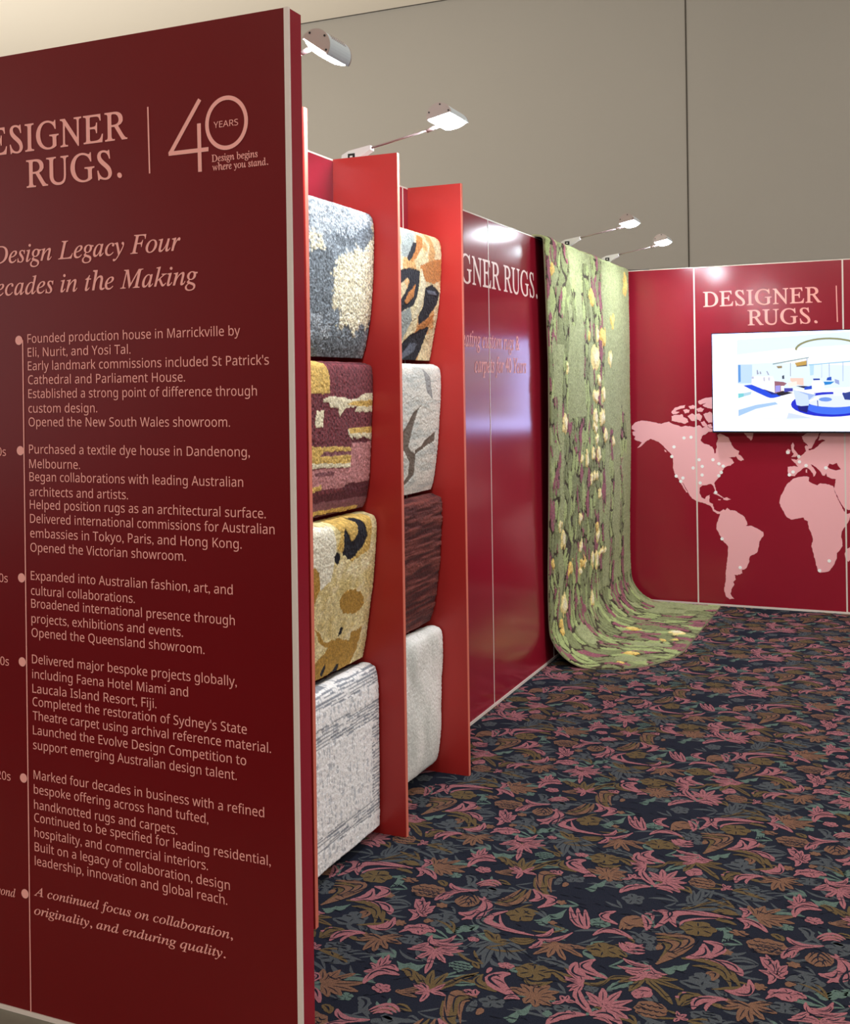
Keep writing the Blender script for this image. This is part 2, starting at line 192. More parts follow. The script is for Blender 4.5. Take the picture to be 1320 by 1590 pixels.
RUG_ART = {
    '1a': [
        ('cream', [(3.199,1.995),(3.309,2.05),(3.43,2.051),(3.485,2.177),(3.533,2.155),(3.531,2.108),(3.514,1.876),(3.485,1.8),(3.373,1.773),(3.29,1.78),(3.245,1.827),(3.223,1.858),(3.197,1.92)]),
        ('pale', [(3.051,2.206),(3.2,2.203),(3.314,2.193),(3.46,2.197),(3.484,2.171),(3.433,2.142),(3.311,2.105),(3.197,2.101),(3.12,2.06),(3.047,2.072)]),
        ('dark', [(3.197,2.096),(3.311,2.099),(3.483,2.126),(3.469,2.078),(3.31,2.061),(3.196,2.059)]),
        ('dark', [(3.045,2.026),(3.195,2.043),(3.197,1.91),(3.222,1.826),(3.04,1.826)]),
        ('cream', [(3.047,2.072),(3.12,2.06),(3.13,2.035),(3.045,2.016)]),
        ('dark', [(3.037,1.744),(3.459,1.77),(3.424,1.662),(3.035,1.657)]),
    ],
    '2a': [
        ('gold', [(3.035,1.672),(3.141,1.669),(3.177,1.616),(3.176,1.561),(3.032,1.563)]),
        ('cream', [(3.132,1.545),(3.192,1.552),(3.283,1.546),(3.329,1.537),(3.39,1.544),(3.427,1.558),(3.516,1.559),(3.514,1.493),(3.358,1.495),(3.377,1.514),(3.293,1.513),(3.252,1.484),(3.236,1.514),(3.18,1.518),(3.169,1.534),(3.126,1.532)]),
        ('gold', [(3.353,1.534),(3.516,1.536),(3.515,1.513),(3.377,1.515),(3.294,1.524)]),
        ('cream', [(3.088,1.507),(3.141,1.506),(3.14,1.453),(3.086,1.455)]),
        ('cream', [(3.314,1.44),(3.5,1.436),(3.492,1.394),(3.448,1.407),(3.349,1.401),(3.314,1.425)]),
        ('gold', [(3.315,1.442),(3.5,1.439),(3.496,1.419),(3.326,1.424)]),
        ('pink', [(3.343,1.39),(3.511,1.39),(3.493,1.239),(3.024,1.249),(3.026,1.32),(3.34,1.307)]),
        ('gold', [(3.028,1.394),(3.342,1.378),(3.341,1.324),(3.026,1.338)]),
        ('mauve', [(3.154,1.371),(3.342,1.365),(3.342,1.352),(3.121,1.357)]),
        ('cream', [(3.026,1.34),(3.341,1.323),(3.34,1.309),(3.026,1.325)]),
        ('mauve', [(3.093,1.305),(3.229,1.302),(3.223,1.287),(3.098,1.295)]),
        ('maroon2', [(3.309,1.252),(3.507,1.252),(3.505,1.215),(3.308,1.233)]),
        ('gold', [(3.076,1.262),(3.14,1.264),(3.145,1.248),(3.086,1.246)]),
        ('maroon2', [(3.003,1.231),(3.506,1.229),(3.505,1.186),(3.002,1.203)]),
        ('mauve', [(3.002,1.208),(3.505,1.197),(3.504,1.158),(3.001,1.18)]),
        ('gold', [(3.001,1.183),(3.44,1.169),(3.44,1.154),(3.001,1.169)]),
        ('maroon2', [(3.001,1.17),(3.44,1.155),(3.439,1.131),(3.001,1.155)]),
        ('maroon2', [(3.349,1.412),(3.38,1.41),(3.385,1.399),(3.435,1.405),(3.473,1.395),(3.46,1.384),(3.355,1.392)]),
    ],
    '3a': [
        ('gold', [(3.169,1.145),(3.317,1.15),(3.452,1.135),(3.448,1.016),(3.313,0.991),(3.199,1.051),(3.223,1.101)]),
        ('white', [(3.021,1.148),(3.168,1.124),(3.194,1.052),(3.169,0.95),(3.108,0.929),(3.015,0.95)]),
        ('black', [(3.317,1.139),(3.365,1.133),(3.407,1.106),(3.422,1.065),(3.399,1.034),(3.343,1.012),(3.337,1.004),(3.284,1.001),(3.267,1.017),(3.238,1.019),(3.25,1.044),(3.246,1.104),(3.264,1.107),(3.303,1.059),(3.333,1.071),(3.352,1.091),(3.34,1.12),(3.317,1.131)]),
        ('black', [(3.205,1.042),(3.221,1.032),(3.226,1.015),(3.209,0.994),(3.189,1.007),(3.185,1.027)]),
        ('ochre', [(3.438,0.831),(3.432,0.817),(3.414,0.807),(3.386,0.803),(3.354,0.804),(3.319,0.811),(3.288,0.822),(3.263,0.837),(3.248,0.852),(3.243,0.868),(3.249,0.881),(3.266,0.89),(3.292,0.895),(3.324,0.895),(3.358,0.888),(3.39,0.877),(3.416,0.863),(3.433,0.846)]),
        ('ochre', [(3.094,0.806),(3.135,0.751),(3.212,0.718),(3.156,0.699),(3.101,0.675),(3.073,0.635),(3.005,0.607),(3.379,0.608),(3.425,0.67),(3.446,0.744),(3.365,0.739),(3.352,0.714),(3.27,0.737),(3.168,0.746),(3.131,0.783)]),
        ('ochre', [(3.058,1.009),(3.089,0.989),(3.098,0.93),(3.075,0.888),(3.014,0.9),(3.017,1.016)]),
        ('black', [(3.199,0.667),(3.212,0.648),(3.196,0.628),(3.176,0.637),(3.188,0.654)]),
        ('black', [(3.29,0.646),(3.307,0.639),(3.297,0.617),(3.254,0.614),(3.234,0.626),(3.266,0.627)]),
        ('black', [(3.277,0.775),(3.302,0.77),(3.293,0.749),(3.268,0.744)]),
    ],
    '1b': [
        ('grey', [(3.756,2.177),(3.874,2.173),(3.872,2.123),(3.796,2.066),(3.752,2.073)]),
        ('rust', [(3.905,2.168),(3.959,2.165),(3.95,2.126),(3.886,2.075),(3.84,2.058),(3.872,2.111)]),
        ('rust', [(3.932,2.054),(3.995,2.067),(4.154,2.102),(4.151,2.015),(4.074,1.989),(4.009,1.991),(3.945,1.998)]),
        ('grey', [(3.745,1.842),(3.864,1.886),(3.901,1.838),(3.829,1.742),(3.74,1.697)]),
        ('black', [(3.858,2.131),(3.896,2.138),(3.879,2.099),(3.825,2.056),(3.803,2.066)]),
        ('black', [(3.75,2.019),(3.824,2.031),(3.9,2.032),(3.931,2.029),(3.929,1.972),(3.919,1.927),(3.895,1.894),(3.834,1.878),(3.759,1.843),(3.746,1.891),(3.806,1.938),(3.837,1.977),(3.823,1.994),(3.749,1.964)]),
        ('rust', [(3.836,1.94),(3.898,1.976),(3.888,1.925),(3.834,1.896),(3.805,1.904)]),
        ('black', [(3.992,1.97),(4.057,1.985),(4.132,1.961),(4.121,1.914),(4.07,1.872),(4.036,1.838),(3.971,1.822),(3.956,1.853),(3.99,1.906)]),
        ('rust', [(3.971,1.822),(4.103,1.874),(4.094,1.841),(4.018,1.799),(3.938,1.789)]),
        ('black', [(3.739,1.678),(3.891,1.775),(3.986,1.804),(4.076,1.82),(4.032,1.728),(3.981,1.657),(3.856,1.655),(3.738,1.654)]),
        ('slate', [(3.921,1.751),(3.984,1.746),(3.967,1.714),(3.857,1.686),(3.827,1.68)]),
        ('slate', [(4.008,1.962),(4.089,1.958),(4.106,1.946),(4.023,1.944)]),
        ('cream', [(3.939,2.042),(3.993,1.989),(3.974,1.905),(3.94,1.852),(3.901,1.838),(3.943,1.928)]),
    ],
    '2b': [
        ('vein', [(3.96,1.51),(3.92,1.486),(3.892,1.436),(3.87,1.393),(3.849,1.348),(3.876,1.328),(3.922,1.318),(3.928,1.277),(3.931,1.233),(3.884,1.21),(3.833,1.194),(3.743,1.16),(3.744,1.193),(3.834,1.209),(3.875,1.237),(3.871,1.287),(3.83,1.321),(3.786,1.348),(3.758,1.38),(3.781,1.404),(3.826,1.432),(3.873,1.477)]),
        ('vein', [(4.103,1.396),(4.019,1.37),(3.97,1.344),(3.914,1.33),(3.921,1.315),(4.018,1.34),(4.101,1.36)]),
        ('vein2', [(3.965,1.65),(4.028,1.618),(4.057,1.528),(3.993,1.561),(3.971,1.618)]),
    ],
}
WALL_LEAVES = [(5.959,0.171,0.041,0.037,1),(6.816,0.277,0.059,0.044,1),(7.728,0.128,0.053,0.088,1),(7.338,0.395,0.048,0.045,1),(6.744,0.517,0.024,0.027,1),(6.946,0.515,0.051,0.047,0),(7.083,0.517,0.075,0.048,1),(6.885,0.65,0.099,0.07,0),(7.268,0.653,0.047,0.044,0),(6.968,0.79,0.044,0.038,0),(6.889,0.901,0.078,0.037,0),(7.084,0.9,0.045,0.043,0),(6.882,1.032,0.05,0.046,0),(7.046,1.037,0.074,0.047,0),(6.868,1.096,0.053,0.028,0),(7.123,1.164,0.045,0.038,0),(7.328,1.208,0.028,0.029,0),(6.903,1.177,0.029,0.028,0),(6.189,1.052,0.059,0.049,0),(6.66,1.273,0.027,0.036,0),(6.816,1.27,0.035,0.046,0),(6.952,1.278,0.044,0.042,0),(6.241,0.726,0.024,0.03,0),(6.552,1.288,0.027,0.023,0),(6.673,1.292,0.035,0.042,0),(6.763,1.41,0.029,0.021,0),(6.836,1.413,0.026,0.024,0),(6.903,1.409,0.022,0.024,0),(6.972,1.527,0.03,0.029,0),(6.527,1.632,0.027,0.016,0),(6.095,1.634,0.021,0.022,0),(6.158,1.721,0.051,0.052,0),(6.915,1.735,0.026,0.024,1),(6.938,1.806,0.045,0.037,0),(6.541,1.818,0.04,0.028,0),(6.818,1.938,0.036,0.038,0),(6.93,1.941,0.041,0.053,0),(6.639,1.925,0.021,0.028,0),(6.54,1.966,0.027,0.032,0),(5.973,1.837,0.034,0.021,1),(6.798,2.184,0.047,0.043,0),(6.185,2.102,0.067,0.059,0),(6.117,2.224,0.036,0.036,1)]
FLOOR_LEAVES = [(6.981,-1.627,0.043,0.04,1),(6.947,-1.343,0.058,0.048,0),(6.325,-1.477,0.032,0.041,1),(6.725,-1.387,0.02,0.017,1),(6.748,-1.314,0.02,0.017,1),(6.089,-1.491,0.016,0.022,1),(6.315,-1.854,0.107,0.038,1),(6.591,-1.895,0.116,0.022,1),(7.101,-1.891,0.155,0.023,0),(7.041,-1.921,0.152,0.014,0)]  # y, x, half widths
# one repeat of the woven pattern (mm): strokes are start, bend, end, width, steps; blossoms are centre, radii, petals, notch
STROKES = {
 'G': [(-1092,2952,-1116,2920,-1143,2889,29.9,7),
  (-1092,2952,-1108,2899,-1115,2844,29.9,7),
  (-1092,2952,-1094,2873,-1076,2795,29.9,7),
  (-1092,2952,-1060,2901,-1043,2843,29.9,7),
  (-1092,2952,-1047,2914,-1019,2863,29.9,7),
  (-1092,2952,-1046,2903,-988,2868,29.9,7),
  (-1092,2952,-1037,2937,-986,2909,29.9,7),
  (-1092,2952,-1061,2952,-1030,2956,29.9,7),
  (-933,2893,-905,2906,-852,2881,30,9),
  (-1166,3140,-1227,3013,-1097,2994,45,9),
  (-1143,2932,-1150,2894,-1161,2867,14,9),
  (-953,2910,-944,2890,-918,2909,20,9),
  (-570,2929,-539,2925,-500,2917,34,9),
  (-472,2910,-444,2917,-455,2890,20,9),
  (-472,3079,-434,3135,-388,3092,13,9),
  (-469,3071,-430,3026,-388,3088,13,9),
  (-462,3072,-430,3107,-397,3088,13,9),
  (-460,3074,-433,3048,-396,3084,13,9),
  (-307,3340,-270,3338,-272,3279,34,9),
  (-296,3345,-257,3281,-244,3284,12,9),
  (-608,3358,-623,3412,-628,3468,23.1,7),
  (-608,3358,-599,3424,-604,3491,23.1,7),
  (-608,3358,-582,3423,-570,3492,23.1,7),
  (-608,3358,-554,3404,-509,3459,23.1,7),
  (-608,3358,-628,3390,-636,3427,23.1,7),
  (-608,3358,-555,3379,-508,3411,23.1,7),
  (-500,3360,-565,3411,-662,3283,34,9),
  (-675,3220,-652,3140,-606,3203,30,9),
  (-349,3418,-407,3411,-448,3455,18.9,6),
  (-349,3418,-384,3444,-398,3472,9,5),
  (-314,3039,-286,3041,-258,3032,19.3,6),
  (-314,3039,-297,3071,-286,3071,9,5),
  (-1127,3256,-1183,3260,-1206,3208,18.1,6),
  (-1127,3256,-1160,3288,-1166,3267,9,5),
  (-720,3150,-697,3182,-663,3162,13.4,6),
  (-720,3150,-706,3199,-691,3191,9,5),
  (-1025,2925,-1057,2911,-1090,2899,8.3,6),
  (-1025,2925,-1044,2947,-1057,2947,9,5),
  (-1153,3298,-1108,3273,-1063,3299,10.1,6),
  (-1153,3298,-1126,3313,-1108,3334,9,5),
  (-393,2917,-351,2928,-340,2885,15.3,6),
  (-393,2917,-368,2953,-367,2936,9,5),
  (-222,2806,-277,2792,-309,2838,11.4,6),
  (-222,2806,-255,2827,-266,2857,9,5),
  (-748,2795,-716,2787,-694,2763,9.9,6),
  (-748,2795,-729,2820,-721,2814,9,5),
  (-448,3373,-492,3386,-533,3405,10.1,6),
  (-448,3373,-474,3411,-491,3424,9,5),
  (-718,3128,-759,3103,-802,3083,8.8,6),
  (-718,3128,-742,3143,-760,3141,9,5),
  (-1022,2824,-1059,2813,-1070,2850,16.1,6),
  (-1022,2824,-1044,2847,-1046,2872,9,5),
  (-1213,3174,-1170,3149,-1136,3184,8.4,6),
  (-1213,3174,-1188,3189,-1175,3214,9,5),
  (-485,2784,-449,2759,-411,2737,12,6),
  (-485,2784,-463,2799,-448,2796,9,5),
  (-455,2727,-422,2786,-353,2788,9.3,6),
  (-455,2727,-435,2792,-404,2792,9,5),
  (-896,2896,-936,2911,-957,2874,8.9,6),
  (-896,2896,-920,2935,-927,2920,9,5),
  (-594,2783,-626,2823,-678,2826,10.8,6),
  (-594,2783,-614,2837,-636,2839,9,5),
  (-990,3114,-1032,3165,-1098,3155,14.2,6),
  (-990,3114,-1015,3175,-1044,3169,9,5),
  (-826,3403,-882,3395,-937,3406,9.6,6),
  (-826,3403,-860,3428,-882,3440,9,5),
  (-1210,2862,-1178,2821,-1133,2848,19.6,6),
  (-1210,2862,-1191,2867,-1172,2890,9,5),
  (-1170,2949,-1130,2939,-1088,2945,12.8,6),
  (-1170,2949,-1146,2973,-1129,2982,9,5),
  (-920,2850,-969,2836,-1019,2844,19.3,6),
  (-920,2850,-949,2871,-970,2882,9,5),
  (-699,2975,-651,2974,-630,2930,17.2,6),
  (-699,2975,-670,3004,-665,2987,9,5),
  (-438,3102,-494,3125,-552,3107,8.1,6),
  (-438,3102,-472,3146,-495,3139,9,5),
  (-848,3395,-897,3405,-947,3394,10.4,6),
  (-848,3395,-878,3431,-897,3430,9,5),
  (-320,3151,-283,3141,-262,3173,16.2,6),
  (-320,3151,-298,3175,-291,3197,9,5),
  (-1230,3084,-1186,3124,-1127,3132,11.4,6),
  (-1230,3084,-1203,3138,-1178,3143,9,5),
  (-806,3272,-837,3278,-863,3295,11.1,6),
  (-806,3272,-824,3305,-834,3318,9,5),
  (-999,3077,-974,3089,-948,3078,16,6),
  (-999,3077,-984,3114,-974,3113,9,5),
  (-1275,2812,-1247,2771,-1197,2766,11.4,6),
  (-259,2852,-242,2857,-220,2864,9,5),
  (-1118,2946,-1161,2977,-1207,3001,11.8,6),
  (-1118,2946,-1144,2994,-1163,3009,9,5),
  (-448,3421,-498,3451,-555,3469,13,6),
  (-448,3421,-478,3469,-501,3480,9,5),
  (-490,3355,-448,3364,-406,3372,11,6),
  (-490,3355,-464,3390,-448,3399,9,5),
  (-303,2798,-356,2793,-395,2756,10.7,6),
  (-303,2798,-335,2825,-349,2812,9,5),
  (-1069,3204,-1116,3191,-1151,3156,14.6,6),
  (-1069,3204,-1097,3226,-1110,3215,9,5),
  (-683,3256,-625,3259,-596,3208,10.9,6),
  (-683,3256,-648,3288,-640,3267,9,5),
  (-477,2763,-431,2749,-383,2747,13.4,6),
  (-477,2763,-450,2785,-430,2790,9,5),
  (-1184,3445,-1152,3452,-1121,3438,13.1,6),
  (-1184,2683,-1164,2717,-1153,2714,9,5),
  (-736,3245,-712,3259,-686,3270,9.7,6),
  (-736,3245,-721,3283,-711,3292,9,5),
  (-242,3091,-271,3094,-300,3098,13.3,6),
  (-242,3091,-259,3123,-271,3129,9,5),
  (-657,3374,-703,3386,-746,3366,14.1,6),
  (-657,3374,-685,3411,-702,3405,9,5),
  (-801,3114,-858,3120,-900,3081,16.4,6),
  (-801,3114,-835,3148,-850,3132,9,5),
  (-1207,2879,-1154,2869,-1124,2914,8.1,6),
  (-1207,2879,-1176,2903,-1166,2931,9,5),
  (-346,3311,-400,3331,-455,3318,9.4,6),
  (-346,3311,-378,3353,-401,3349,9,5),
  (-380,2841,-409,2822,-443,2831,13.9,6),
  (-380,2841,-397,2860,-411,2871,9,5),
  (-704,3030,-733,3008,-769,3013,11.2,6),
  (-704,3030,-721,3047,-736,3057,9,5),
  (-1096,3284,-1059,3292,-1023,3307,15.2,6),
  (-1096,3284,-1074,3319,-1060,3330,9,5),
  (-429,3015,-398,3005,-369,3018,12.3,6),
  (-429,3015,-410,3039,-399,3052,9,5),
  (-305,2784,-337,2812,-377,2823,16.1,6),
  (-305,2784,-324,2831,-341,2839,9,5),
  (-697,3216,-732,3253,-779,3271,8.8,6),
  (-697,3216,-718,3268,-738,3279,9,5),
  (-442,2923,-423,2894,-389,2900,17.7,6),
  (-442,2923,-431,2936,-415,2946,9,5),
  (-1232,3246,-1193,3245,-1155,3256,15.1,6),
  (-1232,3246,-1209,3276,-1194,3286,9,5),
  (-763,3036,-735,3027,-705,3020,8.1,6),
  (-763,3036,-746,3060,-734,3063,9,5),
  (-492,3117,-451,3109,-428,3145,16,6),
  (-492,3117,-467,3142,-460,3166,9,5),
  (-495,3365,-443,3362,-402,3329,18.2,6),
  (-495,3365,-464,3393,-449,3382,9,5),
  (-691,3329,-657,3306,-635,3341,8.4,6),
  (-691,3329,-671,3345,-663,3370,9,5),
  (-470,2916,-481,2951,-518,2944,16.4,6),
  (-470,2916,-477,2967,-494,2965,9,5),
  (-304,3424,-350,3425,-395,3417,16.4,6),
  (-304,3424,-332,3455,-349,3455,9,5),
  (-1135,3004,-1149,3045,-1188,3025,17.9,6),
  (-1135,3004,-1144,3059,-1161,3050,9,5),
  (-599,3350,-630,3380,-660,3349,18.3,6),
  (-599,3350,-617,3398,-629,3385,9,5),
  (-912,3398,-888,3437,-841,3438,16.6,6),
  (-912,3398,-898,3452,-877,3453,9,5),
  (-637,2734,-583,2706,-523,2711,17.3,6),
  (-637,2734,-605,2747,-580,2758,9,5),
  (-786,2740,-761,2751,-741,2770,8.7,6),
  (-786,2740,-771,2776,-763,2790,9,5),
  (-831,2758,-866,2760,-900,2769,15.5,6),
  (-831,2758,-852,2789,-865,2798,9,5),
  (-285,3264,-264,3238,-235,3254,19.5,6),
  (-285,3264,-273,3278,-260,3294,9,5),
  (-237,3266,-276,3250,-316,3257,19.5,6),
  (-237,3266,-260,3286,-277,3296,9,5),
  (-876,3013,-814,3021,-783,3075,8.8,6),
  (-876,3013,-839,3048,-829,3079,9,5),
  (-696,2858,-655,2821,-603,2804,18.8,6),
  (-696,2858,-671,2866,-649,2866,9,5),
  (-454,2888,-491,2886,-514,2916,19,6),
  (-454,2888,-476,2917,-484,2937,9,5)],
 'T': [(-1125,3444,-1097,3466,-1059,3473,20,9),
  (-944,3355,-926,3356,-921,3396,11,9),
  (-924,3395,-901,3399,-897,3437,11,9),
  (-935,3350,-919,3347,-917,3390,11,9),
  (-920,3389,-895,3392,-899,3429,11,9),
  (-927,3345,-913,3338,-913,3384,11,9),
  (-916,3383,-890,3384,-901,3421,11,9),
  (-1250,2964,-1219,2956,-1207,2996,11,9),
  (-1211,2994,-1176,2991,-1165,3028,11,9),
  (-1239,2957,-1211,2945,-1202,2989,11,9),
  (-1206,2987,-1169,2982,-1166,3018,11,9),
  (-1229,2951,-1203,2934,-1197,2981,11,9),
  (-1201,2980,-1161,2973,-1168,3008,11,9),
  (-1030,3100,-1004,3098,-995,3150,11,9),
  (-998,3149,-967,3151,-958,3202,11,9),
  (-1020,3092,-996,3085,-990,3142,11,9),
  (-994,3140,-960,3140,-960,3190,11,9),
  (-1010,3084,-988,3072,-985,3133,11,9),
  (-989,3132,-953,3129,-962,3179,11,9),
  (-736,2813,-710,2864,-680,2875,30,9),
  (-630,2971,-609,2964,-596,2999,11,9),
  (-600,2998,-574,2994,-562,3028,11,9),
  (-622,2965,-603,2953,-593,2993,11,9),
  (-596,2991,-569,2986,-565,3019,11,9),
  (-614,2959,-598,2943,-590,2986,11,9),
  (-593,2985,-564,2977,-569,3009,11,9),
  (-531,3244,-483,3282,-498,3176,13,9),
  (-525,3243,-484,3291,-491,3183,13,9),
  (-518,3241,-485,3301,-483,3189,13,9),
  (-512,3239,-486,3310,-475,3195,13,9),
  (-1256,2960,-1233,2947,-1213,2984,11,9),
  (-1217,2983,-1189,2974,-1171,3008,11,9),
  (-1249,2953,-1229,2935,-1211,2976,11,9),
  (-1214,2975,-1186,2964,-1175,2998,11,9),
  (-1243,2945,-1225,2924,-1209,2969,11,9),
  (-1212,2967,-1182,2954,-1178,2988,11,9),
  (-289,2779,-266,2754,-248,2786,11,9),
  (-1268,2745,-1240,2725,-1223,2754,11,9),
  (-281,2770,-262,2740,-245,2777,11,9),
  (-1265,2736,-1236,2713,-1227,2742,11,9),
  (-274,2762,-258,2726,-243,2768,11,9),
  (-1263,2727,-1232,2702,-1232,2730,11,9),
  (-687,3189,-727,3217,-771,3241,9.9,6),
  (-687,3189,-711,3236,-729,3250,9,5),
  (-1008,2804,-963,2824,-917,2805,17.5,6),
  (-1008,2804,-981,2846,-963,2840,9,5),
  (-847,2980,-829,2961,-804,2953,18.1,6),
  (-847,2980,-836,2999,-826,3002,9,5),
  (-841,2707,-895,2715,-947,2698,9.3,6),
  (-841,2707,-874,2742,-894,2738,9,5),
  (-457,3334,-423,3350,-389,3334,15.8,6),
  (-457,3334,-437,3374,-423,3369,9,5),
  (-761,2931,-717,2927,-701,2968,13.4,6),
  (-761,2931,-735,2959,-731,2985,9,5),
  (-760,3439,-736,3475,-708,3442,14.5,6),
  (-760,2677,-746,2729,-734,2713,9,5),
  (-204,2945,-263,2943,-322,2951,18.5,6),
  (-204,2945,-240,2974,-263,2983,9,5),
  (-1154,2961,-1117,2939,-1074,2936,13.2,6),
  (-1154,2961,-1132,2978,-1114,2984,9,5),
  (-1163,2699,-1120,2740,-1064,2760,10.5,6),
  (-1163,2699,-1137,2753,-1113,2764,9,5),
  (-314,2752,-349,2743,-366,2775,15.8,6),
  (-314,2752,-335,2776,-340,2799,9,5),
  (-967,2982,-911,3005,-851,2993,9.6,6),
  (-967,2982,-933,3026,-909,3022,9,5),
  (-1036,3133,-1058,3106,-1093,3103,8.1,6),
  (-1036,3133,-1049,3147,-1064,3153,9,5),
  (-686,2758,-725,2754,-758,2733,18.6,6),
  (-686,2758,-710,2785,-722,2780,9,5),
  (-398,3391,-354,3433,-295,3418,18.1,6),
  (-398,3391,-371,3446,-347,3439,9,5),
  (-1220,3284,-1253,3270,-1269,3301,12.3,6),
  (-1220,3284,-1240,3306,-1244,3328,9,5),
  (-1231,3051,-1168,3075,-1113,3035,10,6),
  (-1231,3051,-1193,3095,-1172,3078,9,5),
  (-931,3238,-971,3214,-1017,3208,17.8,6),
  (-931,3238,-955,3253,-974,3258,9,5),
  (-443,3183,-481,3171,-516,3154,13.4,6),
  (-443,3183,-465,3206,-479,3203,9,5),
  (-301,2794,-331,2810,-358,2789,18.5,6),
  (-301,2794,-319,2834,-330,2827,9,5),
  (-748,2869,-794,2863,-816,2823,9.9,6),
  (-748,2869,-775,2896,-782,2881,9,5),
  (-1179,2916,-1213,2908,-1243,2889,10.6,6),
  (-1179,2916,-1199,2941,-1211,2937,9,5),
  (-838,3040,-822,2992,-773,3004,18.4,6),
  (-838,3040,-828,3041,-805,3057,9,5),
  (-647,2955,-678,2940,-711,2950,15.1,6),
  (-647,2955,-666,2976,-679,2987,9,5)],
 'O': [(-1111,2806,-1102,2810,-1083,2787,20,9),
  (-1164,3395,-1185,3443,-1194,3495,23.1,7),
  (-1164,3395,-1192,3428,-1218,3461,23.1,7),
  (-1164,3395,-1207,3432,-1245,3474,23.1,7),
  (-1164,3395,-1161,3446,-1152,3497,23.1,7),
  (-1164,3395,-1127,3438,-1103,3489,23.1,7),
  (-1164,2633,-1124,2703,-1076,2768,23.1,7),
  (-1048,3406,-1110,3416,-1049,3283,26,9),
  (-1111,3368,-1072,3276,-1034,3274,30,9),
  (-906,2854,-853,2835,-848,2807,30,9),
  (-953,2788,-928,2742,-879,2799,22,9),
  (-1062,2764,-1085,2713,-1000,2697,26,9),
  (-1041,2743,-1044,2704,-1011,2700,12,9),
  (-1086,2934,-1110,2968,-1144,2991,27.2,7),
  (-1086,2934,-1102,2961,-1125,2983,27.2,7),
  (-1086,2934,-1097,2957,-1098,2983,27.2,7),
  (-1086,2934,-1078,2950,-1061,2954,27.2,7),
  (-1171,3168,-1114,3170,-1113,3280,20,9),
  (-1061,2970,-1005,2932,-988,2994,11,9),
  (-1058,2974,-1013,2955,-994,2995,11,9),
  (-1054,2978,-1021,2979,-999,2996,11,9),
  (-766,3031,-735,3009,-730,2993,20,9),
  (-743,2878,-752,2811,-810,2827,18,9),
  (-748,2862,-732,2894,-672,2897,20,9),
  (-660,2916,-609,2867,-566,2811,21.8,7),
  (-660,2916,-606,2904,-552,2888,21.8,7),
  (-660,2916,-671,2872,-682,2829,21.8,7),
  (-660,2916,-691,2890,-718,2860,21.8,7),
  (-660,2916,-638,2887,-612,2862,21.8,7),
  (-660,2916,-617,2920,-575,2932,21.8,7),
  (-675,3136,-539,3193,-644,3000,30,9),
  (-664,3102,-608,3130,-641,3025,20,9),
  (-555,3349,-514,3351,-475,3356,14,9),
  (-550,3356,-518,3367,-479,3360,14,9),
  (-545,3363,-521,3384,-484,3364,14,9),
  (-376,3272,-354,3273,-339,3246,26,9),
  (-587,3045,-483,3098,-421,2962,34,9),
  (-553,3017,-469,3049,-442,2949,20,9),
  (-550,2812,-562,2882,-502,2876,30,9),
  (-544,2811,-532,2832,-512,2860,14,9),
  (-1275,3464,-1249,3480,-1226,3425,28,9),
  (-608,3355,-626,3346,-640,3330,12.2,7),
  (-608,3355,-586,3386,-560,3414,12.2,7),
  (-608,3355,-565,3373,-526,3397,12.2,7),
  (-780,3004,-757,2993,-734,2983,9,6),
  (-780,3004,-766,3027,-757,3028,9,5),
  (-1109,2900,-1043,2883,-996,2933,10.4,6),
  (-1109,2900,-1069,2920,-1052,2951,9,5),
  (-384,2971,-435,2945,-486,2919,14,6),
  (-384,2971,-415,2985,-435,2980,9,5),
  (-519,2751,-461,2753,-413,2721,20,6),
  (-519,2751,-484,2782,-466,2771,9,5),
  (-535,3301,-502,3311,-474,3292,18.6,6),
  (-535,3301,-515,3337,-504,3331,9,5),
  (-725,3084,-743,3057,-775,3050,8.6,6),
  (-725,3084,-736,3098,-750,3102,9,5),
  (-628,3442,-653,3478,-690,3453,13.6,6),
  (-628,2680,-643,2731,-659,2721,9,5),
  (-1092,3156,-1060,3162,-1029,3150,14.2,6),
  (-1092,3156,-1073,3190,-1061,3188,9,5),
  (-835,2843,-870,2845,-905,2839,13.1,6),
  (-835,2843,-856,2874,-870,2876,9,5),
  (-204,2982,-230,3025,-279,3032,9.2,6),
  (-1220,2942,-1235,2998,-1257,3002,9,5),
  (-493,3396,-537,3415,-583,3430,15.7,6),
  (-493,3396,-520,3437,-538,3448,9,5),
  (-1167,3293,-1225,3294,-1264,3251,15.3,6),
  (-1167,3293,-1202,3323,-1216,3307,9,5),
  (-926,3083,-958,3035,-1015,3039,11.1,6),
  (-926,3083,-945,3084,-971,3096,9,5),
  (-526,2760,-574,2736,-628,2731,8.9,6),
  (-526,2760,-555,2775,-577,2780,9,5),
  (-406,2860,-442,2837,-481,2854,18.7,6),
  (-406,2860,-427,2877,-443,2892,9,5),
  (-1117,2713,-1076,2718,-1036,2728,13.4,6),
  (-1117,2713,-1092,2746,-1076,2756,9,5),
  (-1080,2813,-1143,2807,-1178,2860,10.8,6),
  (-1080,2813,-1118,2840,-1129,2872,9,5)],
 'R': [(-1037,3415,-1148,3459,-1062,3262,30,9),
  (-1048,3393,-1082,3391,-1033,3290,14,9),
  (-904,2712,-940,2718,-973,2731,28.6,7),
  (-904,2712,-923,2739,-952,2755,28.6,7),
  (-904,2712,-917,2740,-916,2770,28.6,7),
  (-904,2712,-901,2747,-879,2776,28.6,7),
  (-904,2712,-881,2741,-848,2757,28.6,7),
  (-904,2712,-875,2702,-848,2689,28.6,7),
  (-904,3474,-890,3453,-885,3430,28.6,7),
  (-904,3474,-915,3456,-915,3435,28.6,7),
  (-904,2712,-876,2724,-846,2722,28.6,7),
  (-1172,3156,-1083,3154,-1099,3286,26,9),
